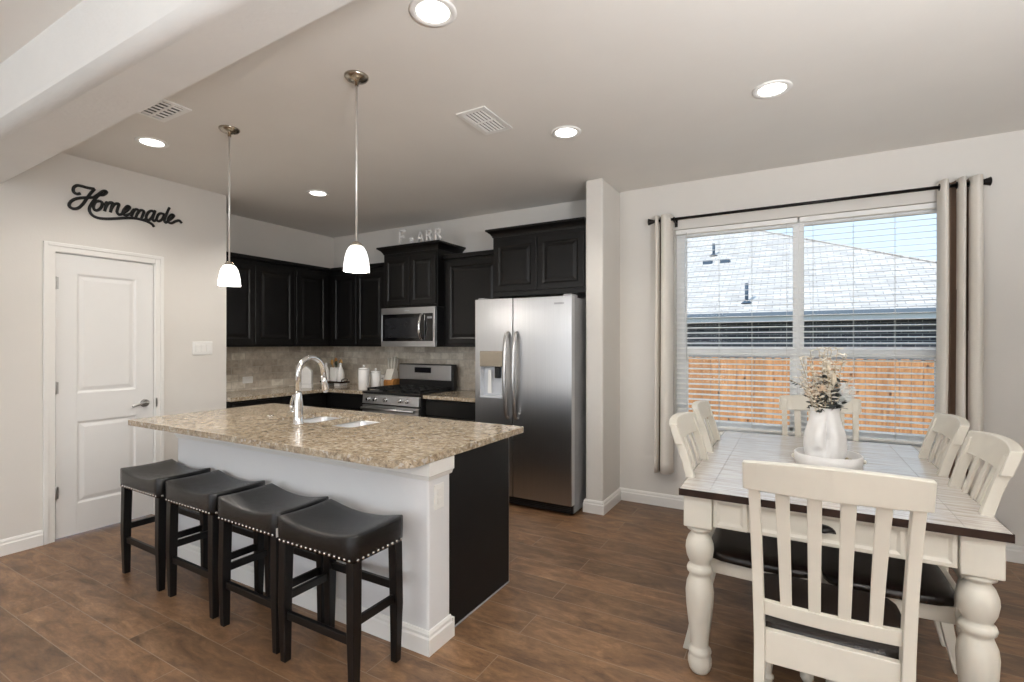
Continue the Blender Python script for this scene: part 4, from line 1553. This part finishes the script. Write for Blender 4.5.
# ------------------------------------------------------------------ bar stools
def make_stool(label):
    t = T('bar_stool', label, 'stool', (0, 0, 0), 0, 'black saddle stools along the island', world=False)
    hx, hy = 0.238, 0.147
    # saddle seat: the long axis is x, ends swept up
    nx, ny = 22, 14
    def top(u, v):
        dip = -0.03 * (1 - abs(u) ** 2.2) ** 1.3
        ed = max(abs(u) ** 18, abs(v) ** 14)
        return 0.643 + dip - 0.009 * ed - 0.006 * (1 - v * v)
    rings = []
    def ring(sx, sy, zf, n=64, p=22):
        out = []
        for k in range(n):
            a = 2 * PI * k / n
            c_, s_ = math.cos(a), math.sin(a)
            q = (abs(c_) ** p + abs(s_) ** p) ** (-1 / p)
            u, v = c_ * q, s_ * q
            out.append((u * sx, v * sy, zf(u, v)))
        return out
    rings.append(ring(hx - 0.012, hy - 0.012, lambda u, v: 0.525))
    rings.append(ring(hx - 0.004, hy - 0.004, lambda u, v: 0.525))
    rings.append(ring(hx - 0.001, hy - 0.001, lambda u, v: 0.54))
    rings.append(ring(hx, hy, lambda u, v: 0.57 + 0.01 * abs(u)))
    rings.append(ring(hx, hy, lambda u, v: top(u * 0.999, v * 0.999) - 0.006))
    for s_ in (0.99, 0.97, 0.93, 0.86, 0.75, 0.6, 0.42, 0.24, 0.08):
        rings.append(ring(hx * s_, hy * s_, lambda u, v, s_=s_: top(u * s_, v * s_)))
    m = MB()
    m.loft(rings, True, True)
    seat = t.part('seat', m, M['blackleather'])
    nl = MB()
    def nails(n, fn):
        for i in range(n):
            p, d = fn((i + 0.5) / n)
            nl.ball(p, 0.0068, 8, 5, (0.6 if d == 'x' else 1, 0.6 if d == 'y' else 1, 1))
    nails(16, lambda s_: (((s_ * 2 - 1) * (hx - 0.01), -hy + 0.0005, 0.536), 'y'))
    nails(16, lambda s_: (((s_ * 2 - 1) * (hx - 0.01), hy - 0.0005, 0.536), 'y'))
    nails(10, lambda s_: ((-hx + 0.0005, (s_ * 2 - 1) * (hy - 0.01), 0.536), 'x'))
    nails(10, lambda s_: ((hx - 0.0005, (s_ * 2 - 1) * (hy - 0.01), 0.536), 'x'))
    t.part('nailhead_trim', nl, M['nail'], parent=seat)
    for sx in (-1, 1):
        for sy in (-1, 1):
            xo, yo = sx * (hx - 0.008), sy * (hy - 0.008)
            rg = []
            for z, w_, sp in ((0.525, 0.044, 0), (0.25, 0.042, 0.003), (0.0, 0.032, -0.004)):
                xs, ys = xo + sx * sp, yo + sy * sp
                rg.append([(xs, ys, z), (xs - sx * w_, ys, z), (xs - sx * w_, ys - sy * w_, z), (xs, ys - sy * w_, z)])
            t.part('leg', MB().loft(rg, True, False), M['blackwood'], 0.003)
    xi, yi = hx - 0.028, hy - 0.028
    for sy, z in ((-1, 0.205), (1, 0.33)):
        t.part('stretcher', MB().bx(-xi + 0.02, xi - 0.02, sy * yi - 0.009, sy * yi + 0.009, z - 0.018, z + 0.018), M['blackwood'], 0.003)
    for sx in (-1, 1):
        t.part('stretcher', MB().bx(sx * xi - 0.009, sx * xi + 0.009, -yi + 0.02, yi - 0.02, 0.262, 0.298), M['blackwood'], 0.003)
    return t


stools = [(-1.733, 1.526, 0.0, 'black leather saddle stool standing nearest the island end post'),
          (-2.235, 1.55, -0.02, 'black saddle stool second from the island end post, with a tiny tag'),
          (-2.772, 1.572, -0.02, 'black saddle stool third from the island end post'),
          (-3.318, 1.583, -0.02, 'black leather saddle stool nearest the pantry door')]
st0 = make_stool(stools[0][3])
st0.o.location = (stools[0][0], stools[0][1], 0)
for x, y, rz, lab in stools[1:]:
    s2 = copy_tree(st0.o, (x, y, 0), rz, lab)
    if 'tag' in lab:
        tg = MB().bx(0.2385, 0.2395, -0.146, -0.13, 0.53, 0.57).build('care_tag', M['tag'], s2)

# ------------------------------------------------------------------ dining table
TX0, TX1, TY0, TY1, TZt = -0.424, 0.606, 2.158, 3.74, 0.785
tcx, tcy = (TX0 + TX1) / 2, (TY0 + TY1) / 2
t = T('dining_table', 'farmhouse dining table with white turned legs and dark brown edged plank top', 'table', (tcx, tcy, 0))
m = MB()
zt0 = TZt - 0.028
m.bx(TX0 + 0.003, TX1 - 0.003, TY0 + 0.003, TY1 - 0.003, zt0, TZt - 0.002)
bw = 0.118
zs = TZt - 0.002
g = 0.0007
n = 12
for x0, x1 in ((TX0 + 0.003, TX0 + bw - g), (TX1 - bw + g, TX1 - 0.003)):
    m.bx(x0, x1, TY0 + 0.003, TY1 - 0.003, zs, TZt)
ya, yb_ = TY0 + 0.06, TY1 - 0.06
m.bx(TX0 + bw + g, TX1 - bw - g, TY0 + 0.003, ya - g, zs, TZt)
m.bx(TX0 + bw + g, TX1 - bw - g, yb_ + g, TY1 - 0.003, zs, TZt)
for k in range(n):
    m.bx(TX0 + bw + g, TX1 - bw - g, ya + (yb_ - ya) * k / n + g, ya + (yb_ - ya) * (k + 1) / n - g, zs, TZt)
top_ = t.part('tabletop', m, M['tabletop'], 0.0008)
m = MB()
m.bx(TX0, TX1, TY0, TY0 + 0.003, zt0 - 0.001, TZt - 0.001).bx(TX0, TX1, TY1 - 0.003, TY1, zt0 - 0.001, TZt - 0.001)
m.bx(TX0, TX0 + 0.003, TY0 + 0.003, TY1 - 0.003, zt0 - 0.001, TZt - 0.001).bx(TX1 - 0.003, TX1, TY0 + 0.003, TY1 - 0.003, zt0 - 0.001, TZt - 0.001)
t.part('brown_edge', m, M['brownwood'], 0, label='dark brown edge band', parent=top_)
LX0, LX1 = TX0 + 0.015, TX1 - 0.015
LB = 0.112
PROF = [(0.03, 0.625), (0.04, 0.622), (0.05, 0.614), (0.05, 0.604), (0.036, 0.596), (0.034, 0.588), (0.046, 0.572), (0.055, 0.545), (0.057, 0.522), (0.052, 0.49), (0.042, 0.466), (0.038, 0.458), (0.048, 0.448), (0.052, 0.436), (0.05, 0.424), (0.04, 0.414), (0.042, 0.405), (0.053, 0.375), (0.057, 0.34), (0.054, 0.28), (0.046, 0.21), (0.038, 0.15), (0.035, 0.115), (0.036, 0.105), (0.045, 0.096), (0.047, 0.086), (0.044, 0.078), (0.043, 0.072), (0.048, 0.055), (0.048, 0.035), (0.042, 0.012), (0.034, 0.0)]
for sx in (0, 1):
    for sy in (0, 1):
        x = LX0 + LB / 2 if sx == 0 else LX1 - LB / 2
        y = TY0 + 0.022 + LB / 2 if sy == 0 else TY1 - 0.022 - LB / 2
        l = MB().bx(x - LB / 2, x + LB / 2, y - LB / 2, y + LB / 2, 0.622, zt0)
        lg = t.part('leg', l, M['antique'], 0.004)
        t.part('turning', MB().lathe(PROF, (x, y, 0), 28), M['antique'], parent=lg)
ax0, ax1 = LX0 + LB, LX1 - LB
ay = TY0 + 0.036
ap = MB()
ap.bx(ax0, ax1, TY1 - 0.066, TY1 - 0.04, 0.645, zt0)
ap.bx(LX0 + 0.014, LX0 + 0.04, TY0 + 0.134, TY1 - 0.134, 0.645, zt0)
ap.bx(LX1 - 0.04, LX1 - 0.014, TY0 + 0.134, TY1 - 0.134, 0.645, zt0)
dx0, dx1 = tcx - 0.245, tcx + 0.245
ap.bx(ax0, ax1, ay + 0.010, ay + 0.03, 0.632, zt0)
MOLD = [(0, -0.006), (0, 0.006), (0.004, 0.008), (0.014, 0.008), (0.024, 0.001), (0.03, 0.0)]
for x0, x1 in ((ax0 + 0.004, dx0 - 0.012), (dx1 + 0.012, ax1 - 0.004)):
    ap.panel((x0, ay + 0.004, 0.634), (1, 0, 0), (0, 0, 1), x1 - x0, zt0 - 0.637, MOLD)
t.part('apron', ap, M['antique'], 0.0015)
dw = t.part('drawer', MB().panel((dx0, ay + 0.004, 0.634), (1, 0, 0), (0, 0, 1), dx1 - dx0, zt0 - 0.637, MOLD), M['antique'], 0.0015)
cp = MB()
rg = []
for i in range(9):
    a = PI * i / 8
    rg.append([(tcx + 0.042 * math.cos(a) * k, ay + 0.002 - 0.03 * (1 - (k - 0.2) ** 2 * 1.2) * math.sin(a) ** 0.6 * (1 if k < 1 else 0.0), 0.683 + 0.03 * math.sin(a) * k) for k in (0.2, 0.45, 0.7, 0.9, 1.0)])
cp.loft(rg, False, True, closed=False)
cpo = t.part('cup_pull', cp, M['bronze'], parent=dw)
q = cpo.modifiers.new('solid', 'SOLIDIFY')
q.thickness = 0.003

# ------------------------------------------------------------------ dining chairs (local: facing +y)
def make_chair(label):
    t = T('dining_chair', label, 'chair', (0, 0, 0), 0, 'white slat-back dining chairs', world=False)
    # dark leather seat
    rings = []
    def sring(sc, z, n=40, p=7):
        out = []
        for k in range(n):
            a = 2 * PI * k / n
            c_, s_ = math.cos(a), math.sin(a)
            q = (abs(c_) ** p + abs(s_) ** p) ** (-1 / p)
            u, v = c_ * q, s_ * q
            wx = (0.228 if v > 0 else 0.228 - 0.022 * -v) * sc
            out.append((u * wx, -0.008 + v * 0.215 * sc, z(u, v)))
        return out
    rings.append(sring(0.96, lambda u, v: 0.428))
    rings.append(sring(0.99, lambda u, v: 0.432))
    rings.append(sring(1.0, lambda u, v: 0.446))
    for s_ in (0.985, 0.94, 0.85, 0.6, 0.3, 0.08):
        rings.append(sring(s_, lambda u, v, s_=s_: 0.478 - 0.02 * s_ ** 6 - 0.008 * (1 - s_ * s_)))
    t.part('seat', MB().loft(rings, True, True), M['brownleather'], label='dark brown leather seat')
    f = MB()
    f.bx(-0.205, 0.205, 0.172, 0.198, 0.365, 0.428)
    for sx in (-1, 1):
        f.prism([(0.205, 0.175), (0.179, 0.175), (0.162, -0.215), (0.186, -0.215)], lambda a, c, d, sx=sx: (sx * a, c, d), 0.365, 0.428)
    f.bx(-0.178, 0.178, -0.246, -0.222, 0.345, 0.452)
    t.part('seat_frame', f, M['antique'], 0.003)
    # rear posts: sabre legs running up into the leaning back
    path = [(-0.30, 0.0), (-0.272, 0.12), (-0.245, 0.28), (-0.232, 0.42), (-0.238, 0.52), (-0.262, 0.68), (-0.305, 0.86), (-0.352, 1.0)]
    sp = spline([(0, a, c) for a, c in path], 4)
    for sx in (-1, 1):
        rg = []
        for (_, y, z) in sp:
            w_ = 0.016
            d_ = 0.018 + 0.012 * math.exp(-((z - 0.43) / 0.2) ** 2)
            xc = sx * (0.194 + 0.012 * max(0, (z - 0.43)) / 0.57)
            rg.append([(xc - w_, y - d_, z), (xc + w_, y - d_, z), (xc + w_, y + d_, z), (xc - w_, y + d_, z)])
        t.part('back_post', MB().loft(rg, True, False), M['antique'], 0.003)
    # curved rails
    def back_y(z):
        for i in range(len(sp) - 1):
            if sp[i][2] <= z <= sp[i + 1][2]:
                k = (z - sp[i][2]) / (sp[i + 1][2] - sp[i][2])
                return sp[i][1] + (sp[i + 1][1] - sp[i][1]) * k
        return sp[-1][1]
    def rail(z0, z1, hw, bow, th, crest=0.0):
        rg = []
        n_ = 12
        for i in range(n_ + 1):
            s_ = -1 + 2 * i / n_
            x = s_ * hw
            b_ = -bow * (1 - s_ * s_)
            zt_ = z1 + crest * (1 - s_ * s_)
            ring = []
            for z, sg_ in ((z0, -1), (zt_, -1), (zt_, 1), (z0, 1)):
                ring.append((x, back_y(min(z, 1.0)) + b_ + sg_ * th / 2 - (0.0 if z < 1 else 0.004), z))
            rg.append(ring)
        return MB().loft(rg, True, False)
    t.part('top_rail', rail(0.932, 1.022, 0.236, 0.03, 0.036, 0.012), M['antique'], 0.004)
    t.part('lower_rail', rail(0.502, 0.55, 0.182, 0.012, 0.022), M['antique'], 0.003)
    for k in range(4):
        xk = -0.117 + k * 0.078
        rg = []
        for i in range(9):
            z = 0.547 + (0.936 - 0.547) * i / 8
            b_ = -(0.012 + 0.018 * i / 8) * (1 - (xk / 0.2) ** 2)
            y = back_y(z) + b_
            xx = xk * (1 + 0.08 * i / 8)
            w_ = 0.0165 + 0.003 * i / 8
            rg.append([(xx - w_, y - 0.006, z), (xx + w_, y - 0.006, z), (xx + w_, y + 0.006, z), (xx - w_, y + 0.006, z)])
        t.part('slat', MB().loft(rg, True, False), M['antique'], 0.002)
    for sx in (-1, 1):
        x, y = sx * 0.188, 0.17
        lg = t.part('leg', MB().bx(x - 0.022, x + 0.022, y - 0.022, y + 0.022, 0.34, 0.4279), M['antique'], 0.003)
        pr_ = [(0.014, 0.34), (0.021, 0.335), (0.022, 0.325), (0.014, 0.315), (0.024, 0.285), (0.025, 0.265), (0.018, 0.235), (0.022, 0.225), (0.022, 0.215), (0.025, 0.19), (0.022, 0.13), (0.016, 0.075), (0.016, 0.065), (0.023, 0.06), (0.023, 0.052), (0.016, 0.046), (0.025, 0.028), (0.025, 0.015), (0.016, 0.0)]
        t.part('turning', MB().lathe(pr_, (x, y, 0), 18), M['antique'], parent=lg)
    return t


ch0 = make_chair('white slat-back dining chair at the near table end, its back to the camera')
ch0.o.location = (0.092, 2.075, 0)
for x, y, rz, lab in ((-0.128, 2.57, -90, 'white dining chair on the fridge side of the table, nearer the camera'),
                      (-0.135, 3.18, -88, 'white dining chair on the fridge side of the table, nearer the window'),
                      (0.302, 2.56, 90, 'white dining chair on the far long side, nearer the camera'),
                      (0.304, 3.17, 90, 'white dining chair on the far long side, next to the wide curtain'),
                      (0.14, 3.62, 180, 'white dining chair at the window end of the table, behind the vase')):
    copy_tree(ch0.o, (x, y, 0), R(rz), lab)

# ------------------------------------------------------------------ centrepiece
vx, vy = 0.142, 2.945
t = T('round_tray', 'low round white tray under the vase on the table', 'tray', (vx, vy, TZt))
t.part('dish', MB().lathe([(0.136, 0), (0.145, 0.003), (0.147, 0.055), (0.144, 0.059), (0.139, 0.057), (0.136, 0.012), (0.13, 0.009), (0.002, 0.009)], (vx, vy, TZt), 48), M['matteceramic'])
for sx in (-1, 1):
    t.part('side_handle', MB().ball((vx + sx * 0.148, vy, TZt + 0.03), 0.012, 10, 6), M['antique'])
# body-shaped vase
bx_, by_ = vx - 0.012, vy + 0.005
t = T('flower_vase', 'white sculpted body-shaped vase standing in the round tray', 'vase', (bx_, by_, TZt + 0.009))
zb = TZt + 0.009
prof = spline([(q[0], q[1], 0) for q in [(0.055, 0), (0.07, 0.003), (0.08, 0.015), (0.09, 0.05), (0.094, 0.085), (0.092, 0.125), (0.084, 0.165), (0.073, 0.2), (0.065, 0.23), (0.062, 0.25), (0.064, 0.268), (0.067, 0.275), (0.062, 0.275), (0.056, 0.25), (0.056, 0.12)]], 3)
seg = 96
view = math.atan2(-by_, -bx_)      # the side with the sculpted folds
rings = []


def bell(x_, w_):
    return math.exp(-(x_ / w_) ** 2)


for i, (r_, z, _) in enumerate(prof):
    rg = []
    for j in range(seg):
        a = 2 * PI * j / seg
        da = (a - view + PI) % (2 * PI) - PI
        k = 0
        if i < 34 and z > 0.004:
            lean = 0.10 + 0.5 * (z - 0.13)           # the crease runs slightly aslant
            up = bell(z - 0.15, 0.075)
            k -= 0.42 * up * bell(da - lean, 0.11)
            k += 0.15 * up * bell(da - lean - 0.42, 0.24)
            k += 0.19 * bell(z - 0.135, 0.065) * bell(da - lean + 0.40, 0.26)
            k -= 0.14 * bell(z - 0.235, 0.03) * bell(da + 0.35, 0.3)
            k -= 0.2 * bell(z - 0.065, 0.018) * bell(da + 0.25, 0.35)
        rr = r_ * (1 + k)
        rg.append((bx_ + rr * math.cos(a), by_ + rr * math.sin(a), zb + z))
    rings.append(rg)
t.part('body', MB().loft(rings, True, True), M['matteceramic'])
# bead string in the tray
m = MB()
for k in range(16):
    a = -0.75 + k * 0.1
    rr = 0.118 if k % 2 else 0.112
    m.ball((vx + rr * math.cos(a), vy + rr * math.sin(a), TZt + 0.019), 0.0095, 10, 6)
o = m.build('bead_string', M['bead'], None)
tag(o, 'short string of beige beads lying in the round tray', 'beads')
# dried bouquet
zn = zb + 0.265
random.seed(21)
t = T('dried_bouquet', 'dried bouquet of pale sprigs, dark leaves and peach blooms in the vase', 'bouquet', (bx_, by_, zn))
Cv = Vector((bx_, by_, zn))


def leaf(mb, p, d, L, w_, droop=0.15):
    d = Vector(d).normalized()
    s_ = d.cross(Vector((random.uniform(-1, 1), random.uniform(-1, 1), random.uniform(-0.4, 1)))).normalized()
    nrm = d.cross(s_)
    P = [Vector(p) + d * (L * k) - Vector((0, 0, droop * L * k * k)) for k in (0, 0.35, 0.7, 1)]
    ww = (0.15 * w_, w_, 0.75 * w_, 0.05 * w_)
    rings_ = [[tuple(q - s_ * x_ * 0.5), tuple(q + nrm * 0.0012), tuple(q + s_ * x_ * 0.5), tuple(q - nrm * 0.0012)] for q, x_ in zip(P, ww)]
    mb.loft(rings_, True, False)


stems, white, dark = MB(), MB(), MB()
for k in range(42):       # pale sprigs
    a = random.uniform(0, 2 * PI)
    sp_ = random.uniform(0.015, 0.14)
    H_ = random.uniform(0.13, 0.335) - sp_ * 0.55
    p1 = Cv + Vector((math.cos(a) * sp_, math.sin(a) * sp_, H_))
    p0 = Cv + Vector((math.cos(a) * 0.012, math.sin(a) * 0.012, -0.12))
    pts = spline([tuple(p0), tuple(p0.lerp(p1, 0.5) + Vector((math.cos(a + 1.5) * 0.012, math.sin(a + 1.5) * 0.012, 0.02))), tuple(p1)], 5)
    stems.tube(pts, 0.0013, 5)
    for i, q in enumerate(pts[4:]):
        for _ in range(4 if i > 3 else 3):
            b_ = random.uniform(0, 2 * PI)
            dd = Vector((math.cos(b_), math.sin(b_), random.uniform(0.1, 1.1)))
            leaf(white, q, dd, random.uniform(0.018, 0.034), random.uniform(0.005, 0.009))
for k in range(22):       # dark leaves, low and in the middle
    a = random.uniform(0, 2 * PI)
    sp_ = random.uniform(0.02, 0.075)
    H_ = random.uniform(0.05, 0.2)
    p1 = Cv + Vector((math.cos(a) * sp_, math.sin(a) * sp_, H_))
    p0 = Cv + Vector((math.cos(a) * 0.02, math.sin(a) * 0.02, -0.1))
    stems.tube([tuple(p0), tuple(p1)], 0.0015, 5)
    for f_ in (0.6, 0.75, 0.9, 1.0):
        q = p0.lerp(p1, f_)
        for _ in range(3):
            b_ = random.uniform(0, 2 * PI)
            leaf(dark, q, (math.cos(b_), math.sin(b_), random.uniform(0.1, 0.9)), random.uniform(0.03, 0.05), random.uniform(0.014, 0.022))
for k in range(9):        # thin dark sprig reaching toward the fridge side
    q = Cv + Vector((-0.05 - 0.011 * k, -0.02 - 0.002 * k, 0.09 + 0.006 * k))
    leaf(dark, q, (-0.7, random.uniform(-0.5, 0.3), random.uniform(-0.3, 0.7)), 0.02, 0.009)
stems.tube([tuple(Cv + Vector((0, 0, -0.05))), tuple(Cv + Vector((-0.05, -0.02, 0.09))), tuple(Cv + Vector((-0.15, -0.04, 0.145)))], 0.0013, 5)
t.part('stems', stems, M['stemtan'])
o = t.part('pale_foliage', white, M['leafwhite'], label='bleached cream sprigs')
o['kind'] = 'stuff'
o = t.part('dark_foliage', dark, M['leafdark'], label='blackish green leaves')
o['kind'] = 'stuff'
for dx, dy, dz, rr in ((-0.055, -0.05, 0.085, 0.03), (-0.02, -0.06, 0.105, 0.024)):
    m = MB()
    c = Cv + Vector((dx, dy, dz))
    for k in range(34):
        a, e = k * 2.4, math.acos(1 - 2 * (k + 0.5) / 34 * 0.72)
        dd = Vector((math.sin(e) * math.cos(a), math.sin(e) * math.sin(a), math.cos(e)))
        leaf(m, c + dd * rr * 0.25, dd, rr, rr * 0.55, 0.0)
    m.ball(tuple(c), rr * 0.5, 10, 6)
    t.part('peach_bloom', m, M['peach'], label='peach dried bloom')
for dx, dy, dz in ((0.02, -0.05, 0.1), (0.035, -0.04, 0.155), (0.05, -0.02, 0.075), (0.01, -0.03, 0.2)):
    m = MB()
    c = Cv + Vector((dx, dy, dz))
    m.ball(tuple(c), 1.0, 12, 8, (0.0125, 0.0125, 0.032))
    m.tube([tuple(Cv + Vector((dx * 0.3, dy * 0.3, -0.1))), tuple(c - Vector((0, 0, 0.028)))], 0.0012, 5)
    t.part('bunny_tail', m, M['bunny'], label='fluffy cream seed head')
for dx, dy, dz, L in ((0.085, -0.035, 0.13, 0.16), (0.115, -0.01, 0.115, 0.14)):
    m = MB()
    p0, p1 = Cv + Vector((0.02, -0.01, -0.05)), Cv + Vector((dx, dy, dz))
    m.tube([tuple(p0), tuple(p1)], 0.0014, 5)
    ax = (p1 - p0).normalized()
    sd = ax.cross(Vector((0, 1, 0.2))).normalized()
    for k in range(16):
        q = p0.lerp(p1, 0.42 + 0.58 * k / 15)
        L_ = 0.03 * math.sin(PI * (0.12 + 0.83 * k / 15)) + 0.006
        for s_ in (-1, 1):
            leaf(m, q, sd * s_ + ax * 0.8, L_, 0.009, 0.05)
    t.part('fern_frond', m, M['fern'], label='pale grey feathery frond')
